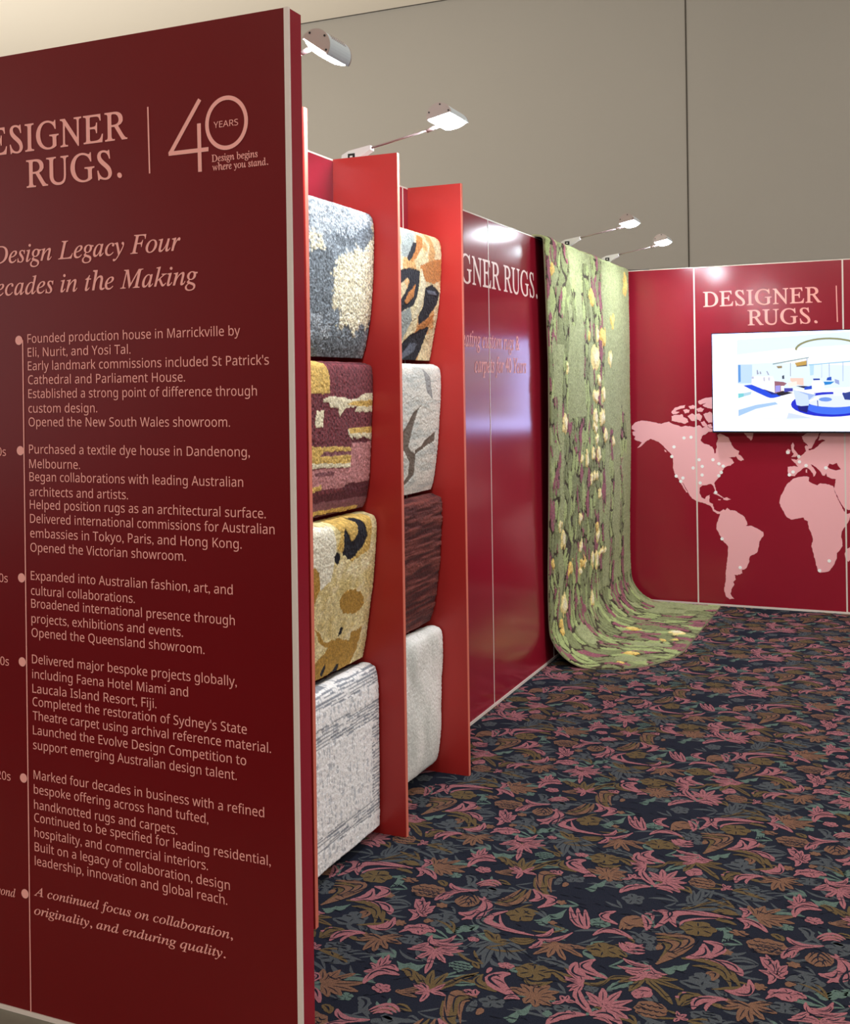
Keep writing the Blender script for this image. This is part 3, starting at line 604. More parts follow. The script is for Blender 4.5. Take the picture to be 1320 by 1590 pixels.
  (-1171,3180,-1145,3185,-1127,3275,16,9),
  (-927,2989,-945,2949,-969,2913,21.8,7),
  (-927,2989,-931,2951,-926,2913,21.8,7),
  (-927,2989,-906,2951,-879,2916,21.8,7),
  (-927,2989,-880,2976,-839,2949,21.8,7),
  (-927,2989,-884,2995,-841,2999,21.8,7),
  (-927,2989,-953,2974,-980,2961,21.8,7),
  (-927,2989,-912,2977,-893,2980,21.8,7),
  (-782,3138,-781,3275,-721,3207,20,9),
  (-772,3144,-771,3235,-717,3193,20,9),
  (-762,3150,-761,3195,-714,3178,20,9),
  (-681,3153,-505,3224,-645,2988,34,9),
  (-670,3119,-574,3161,-642,3012,24,9),
  (-784,3148,-788,3266,-717,3209,22,9),
  (-771,3147,-773,3237,-716,3193,22,9),
  (-758,3145,-759,3209,-716,3178,22,9),
  (-425,3361,-439,3395,-458,3427,24.5,7),
  (-425,3361,-423,3391,-432,3420,24.5,7),
  (-425,3361,-419,3401,-412,3441,24.5,7),
  (-425,3361,-400,3404,-366,3440,24.5,7),
  (-425,3361,-372,3379,-323,3408,24.5,7),
  (-425,3361,-372,3367,-319,3363,24.5,7),
  (-425,3361,-385,3353,-350,3331,24.5,7),
  (-425,3361,-398,3340,-380,3311,24.5,7),
  (-512,2990,-482,3012,-491,2961,26,9),
  (-389,2882,-416,2859,-448,2841,23.1,7),
  (-389,2882,-398,2840,-403,2797,23.1,7),
  (-389,2882,-386,2839,-370,2799,23.1,7),
  (-389,2882,-370,2851,-343,2828,23.1,7),
  (-389,2882,-353,2873,-317,2868,23.1,7),
  (-389,2882,-361,2898,-332,2910,23.1,7),
  (-389,2882,-416,2875,-445,2877,23.1,7),
  (-1244,3360,-1209,3373,-1178,3392,13.6,7),
  (-1244,3360,-1213,3360,-1181,3357,13.6,7),
  (-1244,3360,-1213,3382,-1189,3411,13.6,7),
  (-1244,3360,-1238,3366,-1240,3373,13.6,7)],
 'P': [(-1231,2831,-1191,2840,-1154,2856,20.4,7),
  (-1231,2831,-1201,2828,-1172,2823,20.4,7),
  (-1231,2831,-1206,2803,-1177,2779,20.4,7),
  (-1231,2831,-1217,2770,-1207,2708,20.4,7),
  (-1231,2831,-1245,2799,-1263,2769,20.4,7),
  (-215,2871,-250,2867,-282,2851,20.4,7),
  (-215,2871,-239,2880,-265,2874,20.4,7),
  (-1231,2831,-1216,2849,-1195,2860,20.4,7),
  (-1259,2883,-1215,2874,-1207,2932,16,9),
  (-1258,2875,-1214,2852,-1172,2896,18,9),
  (-282,2864,-255,2882,-242,2910,16,9),
  (-1164,3395,-1190,3401,-1216,3410,17.7,7),
  (-1164,3395,-1181,3411,-1201,3423,17.7,7),
  (-1164,3395,-1145,3416,-1137,3442,17.7,7),
  (-1164,3395,-1139,3397,-1115,3391,17.7,7),
  (-1164,3395,-1179,3383,-1193,3370,17.7,7),
  (-1164,3395,-1162,3368,-1165,3341,17.7,7),
  (-1081,3435,-1066,3435,-1047,3418,22,9),
  (-1054,3449,-1051,3436,-1041,3421,20,9),
  (-995,2794,-1074,2753,-960,2694,45,9),
  (-1012,2792,-1017,2741,-941,2694,12,9),
  (-969,3433,-961,3460,-932,3447,20,9),
  (-293,2988,-269,2978,-255,2964,20,9),
  (-1217,3184,-1155,3088,-1243,3061,28,9),
  (-1193,3123,-1161,3055,-1221,3034,24,9),
  (-335,3058,-365,3086,-386,3122,20.4,7),
  (-335,3058,-353,3105,-376,3151,20.4,7),
  (-335,3058,-346,3094,-344,3133,20.4,7),
  (-335,3058,-331,3087,-316,3113,20.4,7),
  (-335,3058,-322,3070,-312,3085,20.4,7),
  (-335,3058,-347,3068,-361,3077,20.4,7),
  (-317,3159,-338,3214,-253,3246,22,9),
  (-1092,3289,-1029,3241,-1080,3209,26,9),
  (-1058,3264,-977,3256,-1041,3176,34,9),
  (-1118,3125,-1234,3014,-999,3012,26,9),
  (-1132,3094,-1101,2991,-1031,3021,12,9),
  (-997,3015,-953,3023,-962,3073,18,9),
  (-984,2998,-935,2990,-902,3071,20,9),
  (-993,2942,-968,2955,-972,2999,20,9),
  (-952,3220,-922,3129,-874,3104,22,9),
  (-929,3219,-899,3131,-872,3105,22,9),
  (-906,3219,-877,3133,-869,3106,22,9),
  (-818,3244,-877,3193,-794,3166,30,9),
  (-844,3077,-819,3159,-735,3099,26,9),
  (-765,3066,-744,3007,-690,3033,13,9),
  (-758,3064,-736,3025,-695,3056,13,9),
  (-752,3062,-727,3043,-700,3079,13,9),
  (-848,2917,-853,2845,-778,2851,36,9),
  (-803,2950,-857,2892,-749,2867,34,9),
  (-802,2821,-833,2844,-862,2870,13.6,7),
  (-802,2821,-833,2823,-861,2834,13.6,7),
  (-802,2821,-827,2822,-852,2818,13.6,7),
  (-802,2821,-820,2805,-837,2788,13.6,7),
  (-802,2821,-813,2795,-826,2770,13.6,7),
  (-802,2821,-805,2796,-804,2770,13.6,7),
  (-802,2821,-812,2843,-825,2863,13.6,7),
  (-811,2795,-793,2733,-746,2693,30,9),
  (-727,2734,-754,2761,-784,2783,23.1,7),
  (-727,2734,-736,2776,-748,2816,23.1,7),
  (-727,2734,-715,2779,-700,2822,23.1,7),
  (-727,2734,-693,2759,-664,2790,23.1,7),
  (-727,2734,-691,2739,-656,2748,23.1,7),
  (-727,2734,-689,2723,-655,2703,23.1,7),
  (-727,2734,-713,2708,-688,2693,23.1,7),
  (-727,2734,-748,2739,-769,2745,23.1,7),
  (-835,3367,-821,3433,-756,3443,34,9),
  (-748,3446,-709,3487,-665,3436,36,9),
  (-736,3436,-712,3454,-684,3424,14,9),
  (-823,2723,-834,2708,-851,2699,15,7),
  (-823,2723,-830,2734,-842,2740,15,7),
  (-823,2723,-820,2736,-822,2750,15,7),
  (-823,2723,-810,2726,-796,2725,15,7),
  (-823,2723,-832,2726,-836,2735,15,7),
  (-661,2920,-688,2923,-714,2923,24.5,7),
  (-661,2920,-672,2896,-695,2883,24.5,7),
  (-661,2920,-656,2937,-640,2943,24.5,7),
  (-661,2920,-638,2922,-617,2933,24.5,7),
  (-661,2920,-675,2924,-683,2935,24.5,7),
  (-734,2985,-697,2954,-654,2974,20,9),
  (-740,2941,-690,2924,-654,2964,18,9),
  (-656,2971,-641,2931,-606,2946,16,9),
  (-764,3061,-722,3003,-685,3035,14,9),
  (-759,3067,-730,3037,-688,3048,14,9),
  (-753,3072,-737,3071,-691,3062,14,9),
  (-741,3251,-708,3212,-709,3162,26,9),
  (-718,3290,-634,3322,-691,3185,30,9),
  (-735,3259,-710,3281,-705,3225,14,9),
  (-633,3214,-719,3336,-488,3327,30,9),
  (-625,3223,-637,3273,-533,3309,11,9),
  (-479,3331,-429,3344,-386,3279,30,9),
  (-481,3401,-438,3395,-465,3345,26,9),
  (-470,3320,-431,3317,-451,3274,18,9),
  (-545,3147,-516,3086,-576,3052,34,9),
  (-547,3162,-459,3168,-526,3062,32,9),
  (-512,3065,-447,3073,-421,3013,34,9),
  (-402,3002,-373,2914,-454,2926,32,9),
  (-410,2976,-405,2939,-439,2932,12,9),
  (-339,3042,-344,3082,-355,3122,19,7),
  (-339,3042,-337,3074,-335,3105,19,7),
  (-339,3042,-329,3059,-321,3077,19,7),
  (-339,3042,-327,3044,-315,3047,19,7),
  (-339,3042,-354,3053,-363,3070,19,7),
  (-339,3042,-359,3058,-384,3061,19,7),
  (-390,3130,-350,3122,-370,3077,26,9),
  (-377,3059,-327,3049,-353,2999,22,9),
  (-332,3272,-302,3218,-232,3260,26,9),
  (-332,3146,-330,3196,-279,3230,30,9),
  (-310,3157,-301,3198,-311,3195,14,9),
  (-1270,3256,-1238,3331,-1194,3279,13,9),
  (-1262,3251,-1237,3304,-1200,3271,13,9),
  (-1254,3246,-1236,3278,-1206,3262,13,9),
  (-1228,3170,-1133,3153,-1227,3023,34,9),
  (-1204,3110,-1206,3039,-1252,3062,28,9),
  (-351,2924,-326,2987,-262,2960,20,9),
  (-514,2806,-522,2874,-439,2883,32,9),
  (-482,2811,-492,2842,-465,2865,12,9),
  (-1271,2906,-1269,2832,-1178,2889,20,9),
  (-1257,2870,-1204,2880,-1211,2923,18,9),
  (-290,2849,-254,2861,-245,2901,20,9),
  (-317,2719,-331,2704,-350,2696,17.7,7),
  (-317,2719,-333,2733,-352,2742,17.7,7),
  (-317,2719,-327,2749,-337,2778,17.7,7),
  (-317,2719,-316,2760,-324,2800,17.7,7),
  (-317,2719,-314,2747,-304,2773,17.7,7),
  (-337,2714,-298,2767,-263,2731,24,9),
  (-323,3402,-334,3491,-252,3477,30,9),
  (-537,2755,-546,2768,-549,2783,13.6,7),
  (-537,2755,-534,2768,-524,2777,13.6,7),
  (-537,2755,-526,2753,-517,2759,13.6,7),
  (-537,2755,-544,2746,-547,2735,13.6,7),
  (-1225,2849,-1200,2841,-1177,2872,20,9)],
 'D': [(-1208,2838,-1191,2840,-1165,2852,2.8,4),
  (-1213,2828,-1201,2828,-1181,2824,2.8,4),
  (-1215,2815,-1206,2803,-1185,2786,2.8,4),
  (-1224,2794,-1217,2770,-1211,2727,2.8,4),
  (-1241,2812,-1245,2799,-1258,2778,2.8,4),
  (-235,2865,-250,2867,-272,2854,2.8,4),
  (-230,2872,-239,2880,-257,2873,2.8,4),
  (-1220,2840,-1216,2849,-1200,2856,2.8,4),
  (-1227,2830,-1223,2827,-1218,2826,1.9,5),
  (-1225,2834,-1218,2836,-1215,2835,1.9,5),
  (-1229,2836,-1227,2840,-1224,2843,1.9,5),
  (-1235,2836,-1236,2841,-1240,2843,1.9,5),
  (-1238,2833,-1244,2834,-1249,2835,1.9,5),
  (-1237,2830,-1241,2828,-1245,2825,1.9,5),
  (-1232,2828,-1233,2823,-1232,2821,1.9,5),
  (-1246,2882,-1215,2874,-1212,2912,3.2,7),
  (-1245,2870,-1214,2852,-1189,2882,3.6,7),
  (-275,2870,-255,2882,-248,2900,3.2,7),
  (-1159,2768,-1153,2759,-1147,2768,5,5),
  (-1165,2781,-1159,2772,-1153,2781,5,5),
  (-1159,2794,-1153,2785,-1147,2794,5,5),
  (-1147,2768,-1141,2759,-1135,2768,5,5),
  (-1153,2781,-1147,2772,-1141,2781,5,5),
  (-1147,2794,-1141,2785,-1135,2794,5,5),
  (-1134,2768,-1128,2759,-1122,2768,5,5),
  (-1140,2781,-1134,2772,-1129,2781,5,5),
  (-1134,2794,-1128,2785,-1122,2794,5,5),
  (-1122,2768,-1116,2759,-1110,2768,5,5),
  (-1128,2781,-1122,2772,-1116,2781,5,5),
  (-1122,2794,-1116,2785,-1110,2794,5,5),
  (-1115,2781,-1110,2772,-1104,2781,5,5),
  (-1108,2806,-1102,2810,-1090,2795,4,7),
  (-1173,3425,-1185,3443,-1190,3480,2.8,4),
  (-1180,3415,-1192,3428,-1210,3451,2.8,4),
  (-1188,3419,-1207,3432,-1233,3462,2.8,4),
  (-1160,3426,-1161,3446,-1154,3482,2.8,4),
  (-1146,3423,-1127,3438,-1112,3475,2.8,4),
  (-1138,2673,-1124,2703,-1089,2748,2.8,4),
  (-1180,3399,-1190,3401,-1208,3408,2.8,4),
  (-1175,3403,-1181,3411,-1196,3418,2.8,4),
  (-1156,3409,-1145,3416,-1141,3435,2.8,4),
  (-1149,3394,-1139,3397,-1122,3391,2.8,4),
  (-1173,3387,-1179,3383,-1189,3373,2.8,4),
  (-1164,3379,-1162,3368,-1165,3349,2.8,4),
  (-1116,3451,-1097,3466,-1074,3469,4,7),
  (-1077,3434,-1066,3435,-1054,3424,4.4,7),
  (-1053,3445,-1051,3436,-1045,3427,4,7),
  (-1065,3423,-1148,3459,-1087,3329,6,7),
  (-1064,3406,-1110,3416,-1067,3329,5.2,7),
  (-1056,3390,-1082,3391,-1049,3325,2.8,7),
  (-1099,3343,-1072,3276,-1049,3279,6,7),
  (-1001,3418,-1006,3424,-1013,3429,3,5),
  (-1004,3408,-1011,3406,-1021,3402,3,5),
  (-994,3402,-993,3394,-992,3387,3,5),
  (-984,3409,-974,3408,-967,3405,3,5),
  (-989,3418,-984,3424,-979,3431,3,5),
  (-1039,3373,-1044,3372,-1045,3374,1.1,5),
  (-1033,3365,-1033,3357,-1030,3351,1.1,5),
  (-1033,3380,-1033,3386,-1030,3393,1.1,5),
  (-1014,2782,-1074,2753,-996,2717,9,7),
  (-1021,2833,-1022,2837,-1023,2841,2.1,5),
  (-1027,2829,-1032,2830,-1039,2830,2.1,5),
  (-1023,2823,-1026,2819,-1028,2816,2.1,5),
  (-1014,2824,-1010,2822,-1005,2819,2.1,5),
  (-1013,2830,-1008,2832,-1002,2834,2.1,5),
  (-966,3440,-961,3460,-943,3451,4,7),
  (-953,2818,-962,2811,-972,2804,4.2,5),
  (-939,2813,-935,2804,-935,2792,4.2,5),
  (-927,2821,-915,2818,-904,2813,4.2,5),
  (-929,2834,-918,2842,-910,2847,4.2,5),
  (-943,2838,-944,2850,-947,2860,4.2,5),
  (-955,2830,-965,2836,-979,2838,4.2,5),
  (-891,2848,-853,2835,-852,2818,6,7),
  (-945,2776,-928,2742,-898,2781,4.4,7),
  (-925,2718,-940,2718,-963,2728,2.8,4),
  (-919,2725,-923,2739,-945,2749,2.8,4),
  (-908,2729,-917,2740,-914,2761,2.8,4),
  (-897,2731,-901,2747,-883,2766,2.8,4),
  (-887,2725,-881,2741,-856,2750,2.8,4),
  (-887,3467,-875,3464,-856,3454,2.8,4),
  (-898,3461,-890,3453,-888,3436,2.8,4),
  (-907,3462,-915,3456,-913,3440,2.8,4),
  (-887,2715,-876,2724,-855,2721,2.8,4),
  (-1066,2750,-1085,2713,-1029,2705,5.2,7),
  (-1108,2933,-1116,2920,-1135,2899,2.8,4),
  (-1099,2920,-1108,2899,-1112,2860,2.8,4),
  (-1087,2905,-1094,2873,-1078,2819,2.8,4),
  (-1077,2920,-1060,2901,-1050,2860,2.8,4),
  (-1070,2925,-1047,2914,-1030,2876,2.8,4),
  (-1061,2927,-1046,2903,-1003,2881,2.8,4),
  (-1060,2939,-1037,2937,-1002,2916,2.8,4),
  (-1074,2953,-1061,2952,-1040,2955,2.8,4),
  (-1103,2951,-1110,2968,-1136,2983,2.8,4),
  (-1097,2948,-1102,2961,-1119,2975,2.8,4),
  (-1089,2948,-1097,2957,-1096,2975,2.8,4),
  (-1078,2940,-1078,2950,-1065,2951,2.8,4),
  (-1149,2931,-1146,2935,-1144,2937,1.7,5),
  (-1156,2931,-1161,2932,-1162,2936,1.7,5),
  (-1158,2927,-1162,2926,-1167,2924,1.7,5),
  (-1152,2924,-1153,2920,-1152,2917,1.7,5),
  (-1147,2927,-1141,2928,-1138,2925,1.7,5),
  (-303,2978,-306,2984,-310,2990,2.9,5),
  (-309,2967,-315,2967,-324,2962,2.9,5),
  (-295,2963,-293,2956,-289,2951,2.9,5),
  (-290,2973,-284,2974,-274,2979,2.9,5),
  (-286,2985,-269,2978,-261,2969,4,7),
  (-262,3046,-268,3037,-271,3032,3.5,5),
  (-245,3050,-237,3045,-227,3043,3.5,5),
  (-251,3062,-247,3069,-242,3076,3.5,5),
  (-267,3058,-276,3062,-286,3065,3.5,5),
  (-258,3186,-274,3287,-204,3195,6,9),
  (-1256,3122,-1272,3215,-1221,3136,6,9),
  (-1245,3108,-1247,3166,-1222,3123,5,9),
  (-1202,3157,-1155,3088,-1215,3075,5.6,7),
  (-1185,3104,-1161,3055,-1202,3045,4.8,7),
  (-350,3077,-365,3086,-379,3112,2.8,4),
  (-347,3086,-353,3105,-370,3137,2.8,4),
  (-338,3080,-346,3094,-343,3121,2.8,4),
  (-329,3074,-331,3087,-318,3105,2.8,4),
  (-328,3066,-322,3070,-315,3081,2.8,4),
  (-342,3063,-347,3068,-357,3074,2.8,4),
  (-321,3175,-338,3214,-281,3232,4.4,7),
  (-402,3182,-395,3169,-387,3182,5,5),
  (-411,3194,-403,3182,-395,3194,5,5),
  (-402,3206,-395,3194,-387,3206,5,5),
  (-386,3182,-379,3169,-371,3182,5,5),
  (-394,3194,-387,3182,-379,3194,5,5),
  (-386,3206,-379,3194,-371,3206,5,5),
  (-370,3182,-363,3169,-355,3182,5,5),
  (-378,3194,-371,3182,-363,3194,5,5),
  (-370,3206,-363,3194,-355,3206,5,5),
  (-354,3182,-346,3169,-339,3182,5,5),
  (-362,3194,-355,3182,-347,3194,5,5),
  (-354,3206,-346,3194,-339,3206,5,5),
  (-346,3194,-338,3182,-331,3194,5,5),
  (-1148,3159,-1083,3154,-1098,3240,5.2,7),
  (-1156,3171,-1114,3170,-1117,3241,4,7),
  (-1163,3184,-1145,3185,-1135,3243,3.2,7),
  (-1076,3275,-1029,3241,-1065,3223,5.2,7),
  (-1037,3260,-977,3256,-1023,3204,6.8,7),
  (-1086,3110,-1095,3105,-1105,3099,3.8,5),
  (-1071,3104,-1069,3094,-1066,3083,3.8,5),
  (-1061,3116,-1049,3115,-1039,3114,3.8,5),
  (-1069,3129,-1063,3141,-1060,3149,3.8,5),
  (-1084,3126,-1092,3133,-1101,3140,3.8,5),
  (-1144,3095,-1234,3014,-1076,3018,5.2,7),
  (-940,2966,-945,2949,-963,2924,2.8,4),
  (-927,2967,-931,2951,-927,2925,2.8,4),
  (-912,2968,-906,2951,-886,2927,2.8,4),
  (-901,2977,-880,2976,-852,2955,2.8,4),
  (-901,2992,-884,2995,-854,2998,2.8,4),
  (-943,2981,-953,2974,-972,2965,2.8,4),
  (-917,2987,-912,2977,-898,2981,2.8,4),
  (-985,3018,-953,3023,-961,3055,3.6,7),
  (-970,2998,-935,2990,-916,3043,4,7),
  (-986,2946,-968,2955,-972,2983,4,7),
  (-943,3194,-922,3129,-892,3117,4.4,7),
  (-920,3194,-899,3131,-883,3118,4.4,7),
  (-898,3195,-877,3133,-873,3120,4.4,7),
  (-852,3151,-860,3144,-864,3141,2.7,5),
  (-842,3148,-840,3141,-839,3133,2.7,5),
  (-835,3154,-827,3152,-820,3149,2.7,5),
  (-837,3164,-832,3167,-825,3174,2.7,5),
  (-846,3167,-847,3175,-849,3183,2.7,5),
  (-853,3161,-861,3163,-869,3166,2.7,5),
  (-832,3229,-877,3193,-820,3178,6,7),
  (-835,3098,-819,3159,-765,3116,5.2,7),
  (-809,3005,-821,3002,-832,2999,4.2,5),
  (-795,2997,-794,2987,-794,2976,4.2,5),
  (-780,3006,-768,3003,-757,2999,4.2,5),
  (-786,3020,-781,3026,-772,3037,4.2,5),
  (-804,3020,-813,3026,-818,3036,4.2,5),
  (-757,3025,-735,3009,-733,3000,4,7),
  (-847,2898,-853,2845,-804,2853,7.2,7),
  (-815,2934,-857,2892,-784,2879,6.8,7),
  (-820,2836,-833,2844,-853,2863,2.8,4),
  (-820,2825,-833,2823,-853,2832,2.8,4),
  (-817,2820,-827,2822,-844,2818,2.8,4),
  (-812,2811,-820,2805,-832,2793,2.8,4),
  (-809,2806,-813,2795,-823,2778,2.8,4),
  (-802,2806,-805,2796,-804,2778,2.8,4),
  (-809,2834,-812,2843,-822,2857,2.8,4),
  (-805,2777,-793,2733,-763,2710,6,7),
  (-744,2749,-754,2761,-775,2776,2.8,4),
  (-734,2759,-736,2776,-745,2803,2.8,4),
  (-719,2761,-715,2779,-704,2809,2.8,4),
  (-708,2751,-693,2759,-673,2781,2.8,4),
  (-706,2738,-691,2739,-667,2746,2.8,4),
  (-705,2725,-689,2723,-666,2708,2.8,4),
  (-715,2722,-713,2708,-694,2700,2.8,4),
  (-740,2738,-748,2739,-763,2743,2.8,4),
  (-734,2736,-740,2737,-745,2739,2,5),
  (-733,2732,-740,2728,-744,2727,2,5),
  (-728,2729,-728,2726,-730,2721,2,5),
  (-722,2731,-719,2726,-714,2724,2,5),
  (-720,2735,-715,2734,-708,2735,2,5),
  (-723,2739,-720,2742,-717,2746,2,5),
  (-729,2739,-730,2744,-733,2748,2,5),
  (-830,3385,-821,3433,-779,3436,6.8,7),
  (-736,2694,-709,2725,-683,2690,7.2,7),
  (-729,3440,-712,3454,-695,3434,2.8,7),
  (-728,2828,-710,2864,-692,2869,6,7),
  (-652,2830,-650,2835,-647,2840,1.6,5),
  (-660,2829,-665,2831,-668,2835,1.6,5),
  (-659,2819,-660,2815,-664,2809,1.6,5),
  (-651,2820,-647,2817,-643,2814,1.6,5),
  (-831,2716,-834,2708,-846,2702,2.8,4),
  (-829,2728,-830,2734,-839,2737,2.8,4),
  (-823,2731,-820,2736,-822,2746,2.8,4),
  (-815,2724,-810,2726,-800,2725,2.8,4),
  (-827,2727,-832,2726,-834,2733,2.8,4),
  (-807,3443,-809,3437,-808,3433,3.3,5),
  (-796,3446,-790,3441,-780,3440,3.3,5),
  (-795,3452,-786,3454,-777,3456,3.3,5),
  (-805,3455,-805,3459,-803,3466,3.3,5),
  (-815,3453,-822,3457,-831,3459,3.3,5),
  (-816,3447,-824,3446,-834,3442,3.3,5),
  (-770,2807,-766,2807,-761,2810,1.8,5),
  (-779,2809,-780,2813,-783,2816,1.8,5),
  (-781,2802,-786,2801,-791,2799,1.8,5),
  (-773,2800,-769,2798,-768,2793,1.8,5),
  (-924,2896,-905,2906,-872,2889,6,7),
  (-1179,3104,-1227,3013,-1139,3007,9,7),
  (-1145,2921,-1150,2894,-1157,2878,2.8,7),
  (-950,2905,-944,2890,-927,2903,4,7),
  (-778,3336,-770,3333,-763,3327,3,5),
  (-780,3349,-775,3354,-767,3361,3,5),
  (-792,3351,-796,3359,-800,3368,3,5),
  (-798,3340,-807,3338,-815,3337,3,5),
  (-789,3330,-791,3321,-793,3312,3,5),
  (-940,3079,-943,3082,-944,3087,1.8,5),
  (-943,3075,-950,3072,-954,3073,1.8,5),
  (-938,3070,-937,3068,-940,3063,1.8,5),
  (-931,3073,-925,3072,-922,3069,1.8,5),
  (-932,3078,-927,3083,-925,3084,1.8,5),
  (-747,2860,-752,2811,-789,2825,3.6,7),
  (-742,2870,-732,2894,-694,2894,4,7),
  (-677,2921,-688,2923,-706,2922,2.8,4),
  (-671,2909,-672,2896,-690,2889,2.8,4),
  (-655,2927,-656,2937,-643,2940,2.8,4),
  (-648,2924,-638,2922,-624,2931,2.8,4),
  (-668,2925,-675,2924,-680,2933,2.8,4),
  (-632,2884,-609,2867,-580,2826,2.8,4),
  (-628,2908,-606,2904,-569,2892,2.8,4),
  (-667,2890,-671,2872,-679,2842,2.8,4),
  (-678,2899,-691,2890,-709,2868,2.8,4),
  (-646,2900,-638,2887,-619,2870,2.8,4),
  (-635,2921,-617,2920,-588,2929,2.8,4),
  (-723,2977,-697,2954,-671,2969,4,7),
  (-725,2938,-690,2924,-669,2951,3.6,7),
  (-651,2960,-641,2931,-619,2943,3.2,7),
  (-644,2829,-645,2822,-643,2815,2.1,5),
  (-640,2843,-634,2848,-630,2851,2.1,5),
  (-652,2841,-660,2842,-663,2846,2.1,5),
  (-642,2746,-635,2735,-628,2746,5,5),
  (-650,2766,-643,2754,-636,2766,5,5),
  (-642,2786,-635,2774,-628,2786,5,5),
  (-627,2746,-620,2735,-612,2746,5,5),
  (-635,2766,-627,2754,-620,2766,5,5),
  (-627,2786,-620,2774,-612,2786,5,5),
  (-612,2746,-604,2735,-597,2746,5,5),
  (-619,2766,-612,2754,-605,2766,5,5),
  (-612,2786,-604,2774,-597,2786,5,5),
  (-596,2746,-589,2735,-582,2746,5,5),
  (-604,2766,-597,2754,-589,2766,5,5),
  (-596,2786,-589,2774,-582,2786,5,5),
  (-588,2766,-581,2754,-574,2766,5,5),
  (-636,3167,-505,3224,-605,3067,6.8,7),
  (-640,3147,-539,3193,-614,3065,6,7),
  (-645,3127,-574,3161,-623,3062,4.8,7),
  (-650,3107,-608,3130,-632,3060,4,7),
  (-714,3112,-721,3112,-732,3108,3.1,5),
  (-705,3105,-704,3098,-706,3088,3.1,5),
  (-694,3111,-684,3109,-677,3104,3.1,5),
  (-697,3122,-691,3129,-685,3135,3.1,5),
  (-709,3123,-716,3128,-719,3138,3.1,5),
  (-672,3078,-670,3082,-667,3087,1.7,5),
  (-681,3073,-686,3074,-691,3073,1.7,5),
  (-672,3068,-669,3064,-667,3060,1.7,5),
  (-732,3239,-708,3212,-710,3181,5.2,7),
  (-697,3295,-634,3322,-675,3232,6,7),
  (-728,3264,-710,3281,-708,3244,2.8,7),
  (-651,3248,-719,3336,-565,3324,6,7),
  (-571,3214,-567,3204,-567,3191,4.2,5),
  (-558,3222,-546,3218,-534,3213,4.2,5),
  (-561,3236,-551,3243,-540,3250,4.2,5),
  (-575,3241,-578,3252,-579,3264,4.2,5),
  (-588,3233,-598,3239,-612,3242,4.2,5),
  (-585,3219,-596,3212,-606,3205,4.2,5),
  (-435,3381,-439,3395,-453,3417,2.8,4),
  (-427,3379,-423,3391,-431,3411,2.8,4),
  (-421,3385,-419,3401,-414,3429,2.8,4),
  (-407,3385,-400,3404,-375,3428,2.8,4),
  (-394,3375,-372,3379,-338,3401,2.8,4),
  (-393,3362,-372,3367,-335,3363,2.8,4),
  (-403,3352,-385,3353,-361,3335,2.8,4),
  (-411,3346,-398,3340,-387,3318,2.8,4),
  (-464,3333,-429,3344,-403,3301,6,7),
  (-470,3398,-438,3395,-458,3362,5.2,7),
  (-459,3318,-431,3317,-446,3289,3.6,7),
  (-418,3176,-408,3161,-398,3176,5,5),
  (-429,3199,-419,3183,-409,3199,5,5),
  (-418,3222,-408,3206,-398,3222,5,5),
  (-397,3176,-387,3161,-378,3176,5,5),
  (-408,3199,-398,3183,-388,3199,5,5),
  (-397,3222,-387,3206,-378,3222,5,5),
  (-377,3176,-367,3161,-357,3176,5,5),
  (-387,3199,-377,3183,-367,3199,5,5),
  (-377,3222,-367,3206,-357,3222,5,5),
  (-356,3176,-346,3161,-336,3176,5,5),
  (-366,3199,-356,3183,-346,3199,5,5),
  (-356,3222,-346,3206,-336,3222,5,5),
  (-345,3199,-335,3183,-326,3199,5,5),
  (-538,3129,-516,3086,-556,3067,6.8,7),
  (-525,3161,-459,3168,-507,3099,6.4,7),
  (-369,3272,-354,3273,-346,3255,5.2,7),
  (-557,3056,-483,3098,-448,3007,6.8,7),
  (-530,3023,-469,3049,-456,2983,4,7),
  (-494,3066,-447,3073,-434,3033,6.8,7),
  (-396,2978,-373,2914,-427,2926,6.4,7),
  (-510,2969,-509,2979,-509,2987,3.5,5),
  (-523,2958,-532,2960,-543,2959,3.5,5),
  (-511,2947,-514,2936,-512,2928,3.5,5),
  (-499,2957,-490,2956,-478,2957,3.5,5),
  (-504,2995,-482,3012,-489,2978,5.2,7),
  (-561,2928,-539,2925,-515,2920,6.8,7),
  (-464,2911,-444,2917,-453,2899,4,7),
  (-344,3066,-344,3082,-352,3110,2.8,4),
  (-338,3061,-337,3074,-335,3096,2.8,4),
  (-334,3052,-329,3059,-324,3072,2.8,4),
  (-332,3043,-327,3044,-319,3046,2.8,4),
  (-346,3050,-354,3053,-359,3066,2.8,4),
  (-353,3047,-359,3058,-378,3058,2.8,4),
  (-380,3127,-350,3122,-365,3093,5.2,7),
  (-364,3055,-327,3049,-346,3017,4.4,7),
  (-322,3258,-302,3218,-258,3248,5.2,7),
  (-330,3161,-330,3196,-297,3216,6,7),
  (-308,3168,-301,3198,-308,3194,2.8,7),
  (-1203,3226,-1199,3231,-1193,3240,3,5),
  (-1216,3226,-1223,3232,-1226,3240,3,5),
  (-1220,3215,-1230,3210,-1237,3210,3,5),
  (-1210,3207,-1208,3201,-1210,3190,3,5),
  (-1200,3214,-1190,3213,-1183,3209,3,5),
  (-266,3173,-248,3256,-214,3184,6,9),
  (-258,3156,-242,3227,-218,3163,6,9),
  (-252,3139,-236,3197,-221,3147,5,9),
  (-1204,3162,-1133,3153,-1199,3069,6.8,7),
  (-1206,3091,-1206,3039,-1236,3058,5.6,7),
  (-265,3026,-267,3014,-269,3003,3.8,5),
  (-250,3034,-241,3027,-231,3022,3.8,5),
  (-252,3050,-245,3058,-236,3067,3.8,5),
  (-268,3053,-272,3065,-277,3075,3.8,5),
  (-275,3039,-286,3037,-297,3036,3.8,5),
